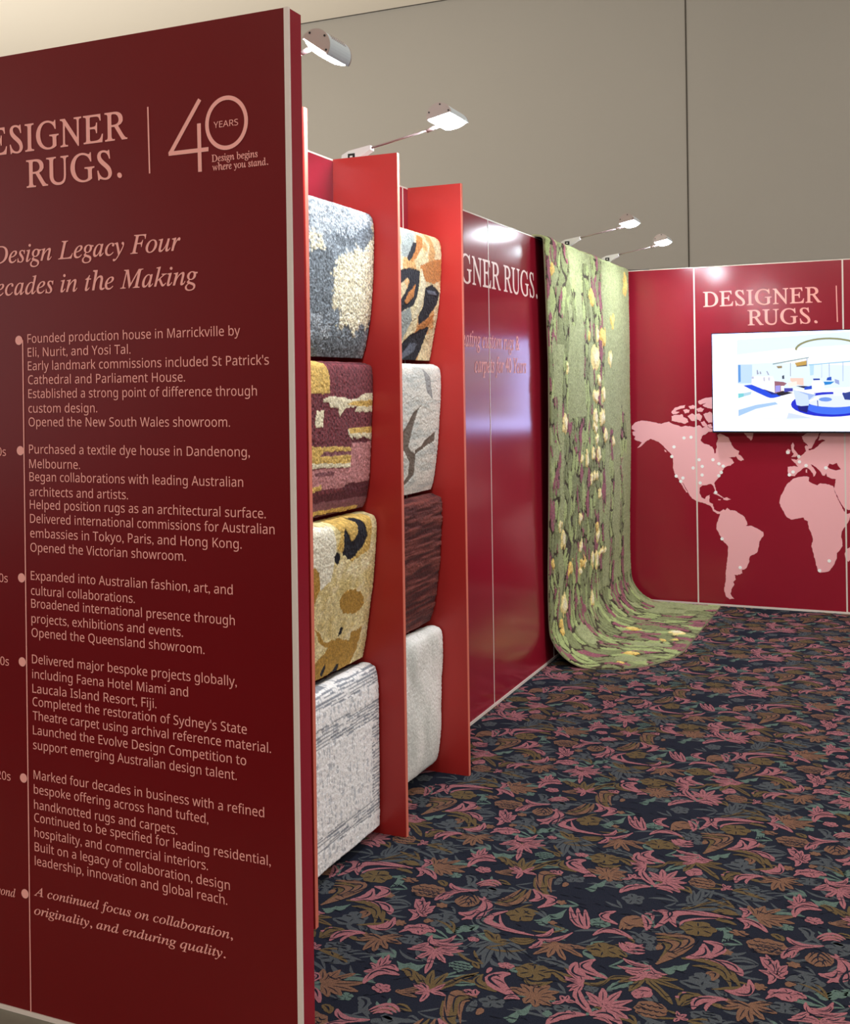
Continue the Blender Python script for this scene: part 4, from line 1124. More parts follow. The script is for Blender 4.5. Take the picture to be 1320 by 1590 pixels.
  (-303,2969,-297,2975,-291,2982,3.4,5),
  (-321,2963,-333,2962,-341,2964,3.4,5),
  (-305,2954,-300,2947,-296,2940,3.4,5),
  (-342,2941,-326,2987,-286,2966,4,7),
  (-407,2870,-416,2859,-439,2848,2.8,4),
  (-393,2857,-398,2840,-401,2810,2.8,4),
  (-383,2857,-386,2839,-373,2811,2.8,4),
  (-375,2866,-370,2851,-350,2836,2.8,4),
  (-367,2878,-353,2873,-328,2870,2.8,4),
  (-372,2891,-361,2898,-341,2906,2.8,4),
  (-406,2881,-416,2875,-436,2878,2.8,4),
  (-514,2825,-522,2874,-468,2876,6.4,7),
  (-552,2831,-562,2882,-522,2874,6,7),
  (-540,2817,-532,2832,-520,2849,2.8,7),
  (-474,2780,-470,2775,-467,2767,3.6,5),
  (-466,2786,-455,2785,-445,2783,3.6,5),
  (-470,2793,-464,2798,-456,2803,3.6,5),
  (-483,2795,-487,2800,-490,2807,3.6,5),
  (-491,2789,-501,2790,-512,2791,3.6,5),
  (-487,2781,-493,2777,-500,2771,3.6,5),
  (-300,2893,-299,2887,-299,2879,3.2,5),
  (-291,2898,-283,2895,-274,2892,3.2,5),
  (-292,2906,-286,2909,-277,2914,3.2,5),
  (-302,2909,-303,2916,-304,2923,3.2,5),
  (-312,2905,-319,2908,-329,2910,3.2,5),
  (-311,2896,-320,2891,-326,2888,3.2,5),
  (-1268,2887,-1269,2832,-1210,2873,4,7),
  (-1243,2874,-1204,2880,-1211,2908,3.6,7),
  (-280,2853,-254,2861,-250,2886,4,7),
  (-336,3326,-335,3321,-333,3317,1.8,5),
  (-332,3331,-325,3332,-321,3331,1.8,5),
  (-336,3337,-332,3343,-332,3345,1.8,5),
  (-343,3335,-348,3337,-352,3341,1.8,5),
  (-343,3328,-346,3327,-352,3323,1.8,5),
  (-327,2712,-331,2704,-345,2700,2.8,4),
  (-328,2726,-333,2733,-347,2738,2.8,4),
  (-323,2737,-327,2749,-334,2770,2.8,4),
  (-319,2743,-316,2760,-323,2788,2.8,4),
  (-313,2735,-314,2747,-306,2765,2.8,4),
  (-325,2727,-298,2767,-277,2741,4.8,7),
  (-324,2664,-334,2729,-280,2716,6,7),
  (-276,3398,-281,3397,-289,3393,2.3,5),
  (-268,3394,-266,3389,-266,3382,2.3,5),
  (-261,3399,-253,3399,-247,3397,2.3,5),
  (-265,3407,-260,3413,-258,3417,2.3,5),
  (-274,3406,-279,3411,-283,3415,2.3,5),
  (-297,3338,-270,3338,-273,3300,6.8,7),
  (-251,2745,-233,2758,-219,2722,5.6,7),
  (-1224,3370,-1209,3373,-1188,3388,2.8,4),
  (-1225,3359,-1213,3360,-1191,3358,2.8,4),
  (-1227,3376,-1213,3382,-1197,3403,2.8,4),
  (-1242,3364,-1238,3366,-1240,3371,2.8,4),
  (-614,3391,-623,3412,-625,3452,2.8,4),
  (-607,3398,-599,3424,-605,3471,2.8,4),
  (-597,3398,-582,3423,-575,3472,2.8,4),
  (-579,3388,-554,3404,-524,3444,2.8,4),
  (-617,3379,-628,3390,-632,3416,2.8,4),
  (-578,3374,-555,3379,-523,3403,2.8,4),
  (-617,3347,-626,3346,-635,3333,2.8,4),
  (-593,3372,-586,3386,-567,3405,2.8,4),
  (-583,3367,-565,3373,-539,3391,2.8,4),
  (-466,2739,-473,2747,-481,2753,4.2,5),
  (-474,2732,-487,2734,-504,2734,4.2,5),
  (-469,2724,-478,2720,-491,2712,4.2,5),
  (-455,2721,-453,2713,-452,2705,4.2,5),
  (-441,2725,-428,2722,-416,2716,4.2,5),
  (-439,2734,-427,2735,-411,2739,4.2,5),
  (-450,2740,-444,2749,-440,2755,4.2,5),
  (-521,3371,-565,3411,-625,3325,6.8,7),
  (-668,3200,-652,3140,-623,3185,6,7),
  (-541,2763,-546,2768,-548,2779,2.8,4),
  (-533,2761,-534,2768,-526,2773,2.8,4),
  (-531,2756,-526,2753,-520,2759,2.8,4),
  (-540,2749,-544,2746,-545,2738,2.8,4),
  (-1217,2847,-1200,2841,-1186,2862,4,7),
  (-595,3428,-585,3425,-575,3440,4.7,4),
  (-860,3270,-849,3266,-838,3263,3.9,4),
  (-1065,3001,-1056,3001,-1047,3008,3.2,4),
  (-367,3176,-359,3179,-351,3188,4.3,4),
  (-500,3309,-486,3323,-473,3331,3.9,4),
  (-258,3367,-248,3372,-237,3364,3.6,4),
  (-1236,2776,-1220,2784,-1204,2780,3,4),
  (-1201,3294,-1188,3283,-1176,3288,4.9,4),
  (-593,3429,-580,3435,-567,3431,4.2,4),
  (-980,2711,-964,2726,-948,2733,3.5,4),
  (-1076,2865,-1064,2865,-1051,2849,4.8,4),
  (-745,3051,-737,3054,-729,3039,3.2,4),
  (-995,3145,-982,3134,-969,3141,5,4),
  (-616,2809,-606,2799,-595,2805,4.8,4),
  (-649,2770,-633,2773,-616,2757,3.1,4),
  (-916,2867,-901,2872,-886,2889,3.7,4),
  (-942,3255,-925,3250,-908,3251,4.4,4),
  (-897,2801,-880,2802,-862,2810,4.4,4),
  (-1117,2838,-1105,2831,-1092,2836,4.8,4),
  (-1171,3092,-1158,3092,-1145,3078,3.8,4),
  (-1220,2777,-1203,2783,-1186,2789,3.2,4),
  (-1156,2883,-1147,2883,-1138,2881,3.6,4),
  (-653,3242,-637,3222,-620,3221,4,4),
  (-610,3096,-597,3105,-584,3098,4.4,4),
  (-710,2990,-693,2990,-677,2981,3.3,4),
  (-715,3293,-705,3299,-696,3303,4.9,4),
  (-1211,3426,-1202,3437,-1193,3437,3.1,4),
  (-344,3071,-334,3076,-324,3063,4.1,4),
  (-729,3044,-712,3048,-695,3055,3.8,4),
  (-416,3154,-407,3154,-398,3155,4.7,4),
  (-523,2864,-513,2868,-504,2865,4.3,4),
  (-1000,2837,-990,2830,-980,2841,3.8,4),
  (-935,3234,-918,3235,-900,3227,4.6,4),
  (-1059,3405,-1048,3405,-1037,3394,4,4),
  (-794,3049,-779,3051,-763,3042,4.9,4),
  (-518,3028,-502,3029,-487,3041,4.9,4),
  (-915,2831,-899,2846,-884,2849,4.5,4),
  (-1072,3066,-1061,3052,-1050,3052,4.2,4),
  (-358,2732,-347,2737,-337,2735,3,4),
  (-1029,2754,-1011,2752,-992,2740,3.9,4),
  (-258,2820,-243,2817,-227,2809,4.6,4),
  (-641,3234,-627,3226,-613,3228,3.3,4),
  (-464,2976,-446,2974,-427,2972,3.8,4),
  (-737,3028,-721,3029,-705,3026,4.1,4),
  (-956,3110,-948,3109,-939,3101,4.8,4),
  (-806,3232,-789,3238,-771,3243,4.8,4),
  (-881,3449,-869,3438,-857,3438,4.5,4),
  (-1144,3411,-1127,3407,-1109,3419,4.8,4),
  (-491,3347,-478,3347,-464,3343,4.9,4),
  (-1043,3368,-1027,3370,-1011,3374,3.2,4),
  (-454,2858,-444,2846,-433,2850,5,4),
  (-715,3110,-705,3104,-694,3100,3.1,4),
  (-926,2758,-910,2754,-893,2757,3.1,4),
  (-299,3352,-291,3363,-283,3360,4.2,4),
  (-486,2807,-473,2805,-460,2816,3.8,4),
  (-566,2769,-549,2765,-531,2764,4.1,4),
  (-1183,3195,-1167,3193,-1152,3184,4.3,4),
  (-1006,3288,-989,3287,-972,3288,4.6,4),
  (-579,3232,-563,3242,-548,3252,3.8,4),
  (-657,2842,-647,2843,-637,2848,4.4,4),
  (-770,3165,-758,3172,-745,3183,3.3,4),
  (-666,3112,-655,3113,-643,3097,3.9,4),
  (-611,2808,-597,2793,-584,2788,3.6,4),
  (-1213,3159,-1197,3156,-1180,3173,3.6,4),
  (-1204,3418,-1190,3422,-1175,3406,4.3,4),
  (-288,2921,-271,2907,-254,2910,4.7,4),
  (-287,3143,-275,3154,-264,3152,4.2,4),
  (-966,3424,-952,3444,-938,3444,4.3,4),
  (-748,3285,-739,3278,-729,3285,4.7,4),
  (-890,3270,-879,3271,-868,3264,4.2,4),
  (-765,3075,-756,3079,-747,3068,4.1,4),
  (-466,3254,-449,3238,-432,3237,4.6,4),
  (-771,3141,-759,3150,-746,3145,4.5,4),
  (-474,2696,-460,2702,-446,2707,3.4,4),
  (-350,2907,-332,2903,-313,2911,4.8,4),
  (-363,2907,-351,2901,-340,2915,3.2,4),
  (-870,3210,-853,3225,-835,3223,4.1,4),
  (-541,3353,-523,3344,-505,3336,4.8,4),
  (-1089,3301,-1072,3301,-1055,3318,5,4),
  (-823,3005,-812,3008,-801,3000,4.9,4),
  (-554,3022,-542,3030,-530,3031,3,4),
  (-789,2925,-775,2926,-760,2910,3.2,4),
  (-471,2787,-460,2786,-449,2791,3.4,4),
  (-484,2796,-474,2797,-464,2803,4.6,4),
  (-1159,2966,-1144,2970,-1129,2987,3.2,4),
  (-1024,2988,-1007,3000,-989,2995,4.2,4),
  (-966,3296,-951,3284,-936,3287,4.3,4),
  (-731,2988,-720,2993,-710,2985,3.7,4),
  (-627,3151,-608,3147,-589,3155,4.7,4),
  (-979,3349,-963,3351,-947,3350,4.4,4),
  (-592,2835,-583,2844,-574,2841,3.2,4),
  (-1215,3211,-1206,3202,-1197,3203,3.8,4),
  (-1131,2711,-1122,2708,-1113,2706,4.3,4),
  (-1160,3177,-1143,3169,-1126,3168,4.2,4),
  (-764,3211,-750,3221,-735,3232,4.7,4),
  (-978,3445,-961,3464,-945,3465,4.7,4),
  (-513,3081,-497,3084,-481,3093,4.4,4),
  (-494,3166,-484,3165,-473,3164,3.2,4),
  (-936,3361,-921,3359,-906,3362,4.4,4),
  (-443,2770,-429,2765,-414,2767,4.7,4),
  (-504,3265,-495,3259,-486,3269,3.4,4),
  (-1017,3235,-1000,3230,-982,3217,4.5,4),
  (-353,2862,-339,2871,-324,2869,4.7,4),
  (-936,3145,-925,3147,-914,3161,4.3,4),
  (-777,3305,-765,3306,-753,3307,4.9,4),
  (-532,2712,-514,2714,-497,2730,4.1,4),
  (-860,3344,-849,3343,-839,3333,3.1,4),
  (-399,2802,-387,2795,-375,2786,4.5,4),
  (-1190,2733,-1177,2740,-1163,2733,3.3,4),
  (-1045,3162,-1026,3170,-1008,3165,3.7,4),
  (-965,2998,-951,2984,-938,2988,3.8,4),
  (-908,3370,-895,3377,-882,3365,3.4,4),
  (-1221,3357,-1204,3373,-1188,3373,3.4,4),
  (-605,3177,-596,3175,-587,3176,4.5,4),
  (-392,3399,-383,3399,-373,3412,4.1,4),
  (-1256,2910,-1241,2913,-1226,2904,5,4),
  (-1192,3055,-1174,3064,-1156,3062,4.6,4),
  (-637,3074,-619,3067,-600,3058,4.4,4),
  (-927,3183,-913,3198,-898,3205,4.4,4),
  (-281,3360,-270,3379,-260,3378,4.1,4),
  (-1220,3407,-1210,3407,-1201,3417,4.9,4),
  (-289,2896,-279,2905,-268,2902,4.6,4),
  (-781,3188,-768,3173,-754,3174,3.9,4),
  (-1238,2750,-1224,2759,-1211,2767,4.8,4),
  (-379,3119,-364,3126,-348,3136,3.8,4),
  (-630,3063,-620,3068,-609,3075,4.4,4),
  (-507,3415,-498,3417,-489,3426,4.8,4),
  (-966,2775,-949,2780,-931,2782,3.4,4),
  (-1215,3004,-1198,2995,-1181,2994,4.3,4),
  (-678,3009,-667,3012,-655,3005,4.4,4),
  (-511,3281,-500,3287,-489,3292,3.3,4),
  (-1103,2992,-1086,2985,-1070,2988,3.7,4),
  (-668,3451,-652,3441,-636,3444,3.6,4),
  (-888,3000,-880,2993,-871,2986,4.5,4),
  (-365,3302,-354,3314,-343,3317,4.8,4),
  (-505,3200,-494,3199,-483,3190,4.9,4),
  (-620,3356,-612,3358,-604,3368,4.1,4),
  (-711,3158,-694,3171,-676,3171,4.4,4),
  (-1069,3107,-1052,3116,-1034,3116,4.3,4),
  (-455,3238,-439,3238,-422,3232,4.9,4),
  (-424,3162,-406,3163,-388,3160,3.3,4),
  (-461,2898,-450,2896,-439,2893,4.2,4),
  (-1046,2772,-1029,2777,-1013,2765,4.4,4),
  (-419,2887,-401,2875,-383,2870,4.5,4),
  (-965,2858,-956,2860,-946,2854,3.8,4),
  (-1209,3166,-1200,3171,-1192,3175,4.8,4),
  (-533,3412,-521,3411,-510,3408,3.7,4),
  (-315,3406,-297,3411,-279,3397,4.4,4),
  (-784,3242,-770,3233,-755,3242,4.3,4),
  (-1020,2820,-1007,2803,-994,2804,4.8,4),
  (-307,3035,-294,3032,-280,3025,4.8,4),
  (-723,3248,-712,3262,-701,3266,4.1,4),
  (-860,3149,-843,3153,-826,3160,3.2,4),
  (-1006,3101,-991,3088,-976,3082,4.2,4),
  (-1140,2755,-1129,2745,-1117,2739,4.3,4),
  (-1155,2946,-1142,2943,-1128,2924,3.1,4),
  (-473,3378,-464,3381,-455,3383,4.6,4),
  (-502,3256,-486,3258,-470,3244,4.3,4),
  (-725,2851,-712,2861,-699,2864,3.1,4),
  (-284,2832,-273,2829,-263,2828,4,4),
  (-484,3199,-475,3195,-466,3196,4.7,4),
  (-748,2995,-737,2996,-726,2986,3.9,4),
  (-464,3073,-447,3081,-431,3071,4.7,4),
  (-483,3326,-469,3319,-455,3308,4.9,4),
  (-374,3125,-365,3121,-356,3118,3,4),
  (-310,3064,-298,3075,-286,3084,3.3,4),
  (-495,3235,-482,3236,-468,3235,4.8,4),
  (-711,3367,-697,3350,-683,3350,3.6,4),
  (-694,3220,-676,3214,-658,3217,4.6,4),
  (-540,3015,-526,3017,-512,3006,4.5,4),
  (-955,2859,-948,2868,-941,2870,5,4),
  (-353,3064,-339,3056,-324,3046,3.6,4),
  (-284,3121,-270,3120,-256,3116,3.2,4),
  (-463,3218,-449,3218,-436,3218,3.1,4),
  (-277,3396,-267,3396,-258,3384,3.1,4),
  (-360,2716,-343,2716,-326,2713,4.8,4),
  (-692,2856,-679,2864,-666,2873,4.3,4),
  (-377,2794,-364,2810,-351,2815,3.6,4),
  (-391,2736,-379,2735,-366,2748,3,4),
  (-432,3406,-414,3391,-395,3395,4.8,4),
  (-866,3461,-853,3454,-840,3449,3.7,4),
  (-950,3189,-935,3184,-919,3182,3.9,4),
  (-959,2782,-945,2790,-931,2805,3.9,4),
  (-722,3299,-707,3290,-693,3294,3.8,4),
  (-847,3002,-835,3010,-822,3022,3.2,4),
  (-1171,3204,-1161,3207,-1151,3195,3.2,4),
  (-1255,3428,-1243,3441,-1231,3441,4,4),
  (-1185,2933,-1176,2928,-1168,2923,4.8,4),
  (-563,3451,-552,3456,-541,3443,5,4),
  (-453,3024,-436,3026,-419,3024,4.8,4),
  (-625,3042,-612,3039,-600,3038,4.3,4),
  (-1152,3219,-1137,3208,-1122,3203,3.6,4),
  (-986,2909,-975,2897,-965,2894,3.8,4),
  (-676,3307,-666,3299,-656,3308,4.6,4),
  (-635,3361,-623,3367,-611,3375,4.9,4),
  (-714,3194,-701,3202,-687,3216,3.1,4),
  (-574,3069,-562,3068,-550,3068,3.1,4),
  (-742,3129,-730,3121,-719,3114,3.7,4),
  (-841,3391,-831,3405,-822,3404,3.3,4),
  (-689,3446,-678,3452,-667,3448,3.4,4),
  (-536,2811,-517,2821,-498,2824,4,4),
  (-1004,3415,-987,3425,-971,3435,3.1,4),
  (-463,3030,-453,3031,-442,3029,4.7,4),
  (-675,3268,-662,3275,-648,3277,3.7,4),
  (-725,3204,-710,3196,-696,3203,3.7,4),
  (-1077,3150,-1061,3130,-1045,3130,4.8,4),
  (-708,3171,-701,3170,-693,3160,4.5,4),
  (-372,3134,-357,3152,-341,3155,3.1,4),
  (-596,2974,-579,2980,-563,2970,4,4),
  (-1110,2725,-1098,2717,-1086,2718,4.8,4),
  (-1119,3404,-1100,3399,-1082,3395,4.1,4),
  (-527,3323,-516,3331,-504,3321,3.2,4),
  (-888,2857,-873,2860,-857,2867,3.4,4),
  (-435,2885,-419,2882,-403,2876,3.6,4),
  (-402,3406,-383,3393,-363,3399,3.2,4),
  (-1082,3421,-1070,3422,-1058,3437,4.6,4),
  (-260,3452,-250,3454,-240,3469,3.5,4),
  (-357,2869,-340,2874,-323,2875,3.3,4),
  (-656,2937,-647,2936,-637,2931,4.6,4),
  (-863,3133,-844,3137,-825,3130,4.9,4),
  (-494,2784,-481,2783,-469,2787,4.6,4),
  (-541,3353,-529,3347,-517,3356,4.1,4),
  (-1212,3095,-1201,3092,-1190,3090,3.5,4),
  (-539,3430,-523,3440,-508,3445,4.3,4),
  (-734,3401,-715,3402,-697,3402,4.1,4),
  (-854,2813,-840,2818,-826,2814,3.6,4),
  (-1102,3226,-1090,3217,-1078,3209,3.5,4),
  (-1057,2920,-1043,2918,-1030,2934,4.9,4),
  (-374,3147,-361,3154,-348,3149,3.4,4),
  (-1008,2914,-993,2916,-977,2899,4.9,4)],
}
BLOSSOMS = {
 'G': [(-994,3411,35,29,5,0.34),
  (-1035,3373,12,30,3,0.2),
  (-256,3054,41,30,4,0.34),
  (-1073,3123,11,11,5,0.3),
  (-806,3449,38,20,6,0.16),
  (-776,2804,21,15,4,0.3),
  (-788,3341,34,36,5,0.3),
  (-704,3115,35,33,5,0.34),
  (-675,3073,20,19,3,0.3),
  (-511,2958,40,36,4,0.32),
  (-1210,3218,35,34,5,0.32),
  (-262,3041,44,47,5,0.32),
  (-478,2787,42,26,6,0.22),
  (-301,2901,37,27,6,0.2),
  (-456,2731,59,32,7,0.2)],
 'T': [(-1134,2781,34,25,9,0.15),
  (-844,3158,32,31,6,0.2),
  (-848,3413,12,15,4,0.3),
  (-937,3075,21,15,5,0.3),
  (-338,3331,21,19,5,0.3)],
 'O': [(-1232,2833,21,14,7,0.2),
  (-941,2826,50,42,6,0.16),
  (-1074,3117,44,43,5,0.24),
  (-795,3009,49,41,5,0.26),
  (-727,2734,23,17,7,0.2),
  (-573,3228,52,46,6,0.24)],
 'R': [(-1008,3358,10,17,3,0.2),
  (-295,3025,10,11,3,0.1),
  (-1245,3145,30,39,3,0.14),
  (-371,3194,44,24,9,0.15),
  (-926,2987,20,15,5,0.2),
  (-985,3237,16,15,5,0.4),
  (-973,3106,14,11,4,0.4),
  (-612,2766,42,39,9,0.15),
  (-655,3082,10,17,3,0.2),
  (-460,3246,27,18,6,0.45),
  (-377,3199,57,45,9,0.15),
  (-241,3178,35,39,4,0.12),
  (-303,3019,10,14,3,0.1),
  (-481,3124,21,17,6,0.45),
  (-374,2977,21,18,7,0.5),
  (-300,3124,19,16,6,0.45)],
 'P': [(-1019,2828,24,16,5,0.25),
  (-1054,2789,7,16,3,0.2),
  (-1153,2928,19,13,5,0.3),
  (-299,2970,34,26,4,0.22),
  (-656,2825,18,23,4,0.2),
  (-663,2919,19,12,6,0.2),
  (-645,2838,24,27,3,0.22),
  (-309,2962,39,30,3,0.3),
  (-269,3401,27,23,5,0.28),
  (-548,2874,6,6,3,0.1),
  (-560,2849,7,6,3,0.1)],
}


# ------------------------------------------------------------------ helpers
def lin(c):
    o = []
    for v in c[:3]:
        v = v / 255.0
        o.append(v / 12.92 if v <= 0.04045 else ((v + 0.055) / 1.055) ** 2.4)
    return tuple(o)


def material(name, rgb, rough=0.5, spec=0.5, metal=0.0, vary=0.0, vscale=40.0, bump=0.0, bscale=300.0,
             emit=0.0, attr=None, stretch=(1, 1, 1), sheen=0.0, coat=None):
    m = bpy.data.materials.new(name)
    m.use_nodes = True
    nt = m.node_tree
    b = nt.nodes['Principled BSDF']
    b.inputs['Roughness'].default_value = rough
    b.inputs['Specular IOR Level'].default_value = spec
    b.inputs['Metallic'].default_value = metal
    if coat:
        b.inputs['Coat Weight'].default_value, b.inputs['Coat Roughness'].default_value = coat
    if sheen:
        b.inputs['Sheen Weight'].default_value = sheen
    tc = nt.nodes.new('ShaderNodeTexCoord')
    mp = nt.nodes.new('ShaderNodeMapping')
    mp.inputs['Scale'].default_value = stretch
    nt.links.new(tc.outputs['Object'], mp.inputs[0])
    if attr:
        src = nt.nodes.new('ShaderNodeAttribute')
        src.attribute_name = attr
        sock = src.outputs['Color']
    else:
        src = nt.nodes.new('ShaderNodeRGB')
        src.outputs[0].default_value = (*lin(rgb), 1)
        sock = src.outputs[0]
    if vary:
        n = nt.nodes.new('ShaderNodeTexNoise')
        n.inputs['Scale'].default_value = vscale
        n.inputs['Detail'].default_value = 4
        nt.links.new(mp.outputs[0], n.inputs['Vector'])
        r = nt.nodes.new('ShaderNodeMapRange')
        r.inputs[1].default_value, r.inputs[2].default_value = 0.3, 0.7
        r.inputs[3].default_value, r.inputs[4].default_value = 1 - vary, 1 + vary
        nt.links.new(n.outputs[0], r.inputs[0])
        x = nt.nodes.new('ShaderNodeVectorMath')
        x.operation = 'SCALE'
        nt.links.new(sock, x.inputs[0])
        nt.links.new(r.outputs[0], x.inputs['Scale'])
        sock = x.outputs[0]
    nt.links.new(sock, b.inputs['Base Color'])
    if bump:
        n = nt.nodes.new('ShaderNodeTexNoise')
        n.inputs['Scale'].default_value = bscale
        n.inputs['Detail'].default_value = 3
        nt.links.new(mp.outputs[0], n.inputs['Vector'])
        bp = nt.nodes.new('ShaderNodeBump')
        bp.inputs['Strength'].default_value = bump
        bp.inputs['Distance'].default_value = 0.004
        nt.links.new(n.outputs[0], bp.inputs['Height'])
        nt.links.new(bp.outputs[0], b.inputs['Normal'])
    if emit:
        nt.links.new(sock, b.inputs['Emission Color'])
        b.inputs['Emission Strength'].default_value = emit
        if attr:
            for lk in list(nt.links):
                if lk.to_socket == b.inputs['Base Color']:
                    nt.links.remove(lk)
            b.inputs['Base Color'].default_value = (0.01, 0.01, 0.01, 1)
    return m


M = {}
M['laminate'] = material('red_laminate', (146, 28, 46), rough=0.17, spec=0.6, vary=0.03, vscale=3)
M['timeline'] = material('dark_red_laminate', (110, 6, 13), rough=0.30, spec=0.4, vary=0.03, vscale=3)
M['fin'] = material('red_board', (178, 44, 40), rough=0.36, spec=0.45, bump=0.06, bscale=260)
M['edge'] = material('pale_board_edge', (222, 120, 100), rough=0.5)
M['aluminium'] = material('white_aluminium', (226, 212, 204), rough=0.35, metal=0.0, spec=0.6)
M['pink'] = material('pink_print', (250, 174, 165), rough=0.38)
M['palepink'] = material('pale_pink_print', (252, 226, 222), rough=0.38)
M['mappink'] = material('map_pink_print', (248, 182, 188), rough=0.4)
M['dot'] = material('white_print', (255, 254, 254), rough=0.4)
M['sea'] = M['laminate']
M['hallwall'] = material('hall_wall_paint', (172, 167, 158), rough=0.75, vary=0.02, vscale=0.6)
M['ceiling'] = material('hall_ceiling_paint', (250, 240, 222), rough=0.85)
M['dark'] = material('dark_seam_and_shade', (70, 64, 56), rough=0.7)  # wall seams, and the painted shadow line at the ceiling
M['aisle'] = material('aisle_floor', (120, 116, 104), rough=0.6, vary=0.1, vscale=14)
M['hallcarpet'] = material('hall_carpet', (50, 46, 52), rough=0.95, vary=0.2, vscale=60)
M['black'] = material('black_plastic', (22, 22, 24), rough=0.35)
M['white'] = material('white_plastic', (214, 212, 208), rough=0.4)
M['head'] = material('lamp_shell', (196, 206, 212), rough=0.35)
M['cap'] = material('lamp_end_cap', (176, 162, 155), rough=0.5)
M['lens'] = material('lit_lens', (238, 246, 255), rough=0.5, emit=LAMP_STRENGTH)
M['rod'] = material('lamp_rod', (150, 132, 130), rough=0.35, metal=0.6)
M['screenwhite'] = material('lit_screen', (176, 190, 255), rough=0.3, emit=SCREEN_STRENGTH)
M['picture'] = material('lit_picture', (0, 0, 0), rough=0.3, emit=1.0, attr='Col')
M['pile'] = material('tufted_pile', (0, 0, 0), rough=0.92, spec=0.1, attr='Col', vary=0.16, vscale=210, bump=0.55, bscale=330, sheen=0.1)
M['backing'] = material('rug_backing', (38, 30, 26), rough=0.95)
M['binding'] = material('rug_binding', (150, 150, 120), rough=0.9)
CP = {'base': (30, 34, 46), 'G': (72, 77, 81), 'T': (86, 106, 98), 'O': (96, 80, 54), 'R': (116, 85, 68), 'P': (150, 96, 102), 'D': (28, 32, 44)}
for k, c in CP.items():
    M['carpet' + k] = material('carpet_yarn_' + k.lower(), c, rough=0.95, spec=0.1, vary=0.34, vscale=330, bump=0.4, bscale=420)


def origin(p):
    v = Vector((0, 0, 0))
    while p is not None:
        v = v + p.location
        p = p.parent
    return v


def mesh_obj(name, verts, faces, mats, parent=None, fm=None, smooth=False):
    off = origin(parent)
    me = bpy.data.meshes.new(name)
    me.from_pydata([(v[0] - off.x, v[1] - off.y, v[2] - off.z) for v in verts], [], faces)
    for m in (mats if isinstance(mats, (list, tuple)) else [mats]):
        me.materials.append(m)
    if fm is not None:
        me.polygons.foreach_set('material_index', fm)
    if smooth:
        me.polygons.foreach_set('use_smooth', [True] * len(me.polygons))
    me.update()
    o = bpy.data.objects.new(name, me)
    COL.objects.link(o)
    if parent is not None:
        o.parent = parent
    return o


def tag(o, label, cat, group=None):
    o['label'] = label
    o['category'] = cat
    if group:
        o['group'] = group
    return o


def thing(name, loc, label, cat, group=None):
    o = bpy.data.objects.new(name, None)
    o.empty_display_size = 0.05
    o.location = loc
    COL.objects.link(o)
    return tag(o, label, cat, group)


def structure(o):
    o['kind'] = 'structure'
    return o


class Shape:
    """collects solids, linked as one mesh"""

    def __init__(s):
        s.v, s.f, s.m = [], [], []

    def box(s, x0, x1, y0, y1, z0, z1, mi=0, bevel=0.0):
        if bevel:
            return s.prism([(x0 + bevel, z0), (x1 - bevel, z0), (x1, z0 + bevel), (x1, z1 - bevel), (x1 - bevel, z1), (x0 + bevel, z1), (x0, z1 - bevel), (x0, z0 + bevel)], y0, y1, 'y', mi)
        n = len(s.v)
        s.v += [(x, y, z) for z in (z0, z1) for y in (y0, y1) for x in (x0, x1)]
        for q in ((0, 2, 3, 1), (4, 5, 7, 6), (0, 1, 5, 4), (2, 6, 7, 3), (0, 4, 6, 2), (1, 3, 7, 5)):
            s.f.append([n + i for i in q])
            s.m.append(mi)

    def prism(s, pts, a, b, ax='y', mi=0):
        n, k = len(s.v), len(pts)
        for t in (a, b):
            for p in pts:
                s.v.append((p[0], t, p[1]) if ax == 'y' else ((t, p[0], p[1]) if ax == 'x' else (p[0], p[1], t)))
        s.f.append([n + i for i in range(k)])
        s.f.append([n + k + i for i in range(k)][::-1])
        s.m += [mi, mi]
        for i in range(k):
            j = (i + 1) % k
            s.f.append([n + i, n + k + i, n + k + j, n + j])
            s.m.append(mi)

    def tube(s, pts, r, n=10, mi=0):
        pts = [Vector(p) for p in pts]
        base = len(s.v)
        for i, p in enumerate(pts):
            d = (pts[min(i + 1, len(pts) - 1)] - pts[max(i - 1, 0)]).normalized()
            a = d.orthogonal().normalized() if abs(d.z) > .9 else d.cross(Vector((0, 0, 1))).normalized()
            b = d.cross(a)
            rr = r[i] if isinstance(r, (list, tuple)) else r
            for k in range(n):
                t = 2 * math.pi * k / n
                s.v.append(tuple(p + (a * math.cos(t) + b * math.sin(t)) * rr))
        for i in range(len(pts) - 1):
            for k in range(n):
                q = (k + 1) % n
                s.f.append([base + i * n + k, base + i * n + q, base + (i + 1) * n + q, base + (i + 1) * n + k])
                s.m.append(mi)
        s.f.append([base + k for k in range(n)][::-1])
        s.f.append([base + (len(pts) - 1) * n + k for k in range(n)])
        s.m += [mi, mi]

    def build(s, name, mats, parent=None, smooth=False):
        return mesh_obj(name, s.v, s.f, mats, parent, s.m, smooth)


def solid(name, mats, parent, *box, bevel=0.0):
    s = Shape()
    s.box(*box, bevel=bevel)
    return s.build(name, mats, parent)


def flat_polys(name, polys, mat, parent, place, step=0.0, mats=None, fm=None):
    """printed shapes: outlines (a, b) put on a surface by place(a, b, lift)"""
    v, f = [], []
    for i, p in enumerate(polys):
        n = len(v)
        v += [place(a, b, step * i) for a, b in p]
        f.append(list(range(n, len(v))))
    return mesh_obj(name, v, f, mats or mat, parent, fm)


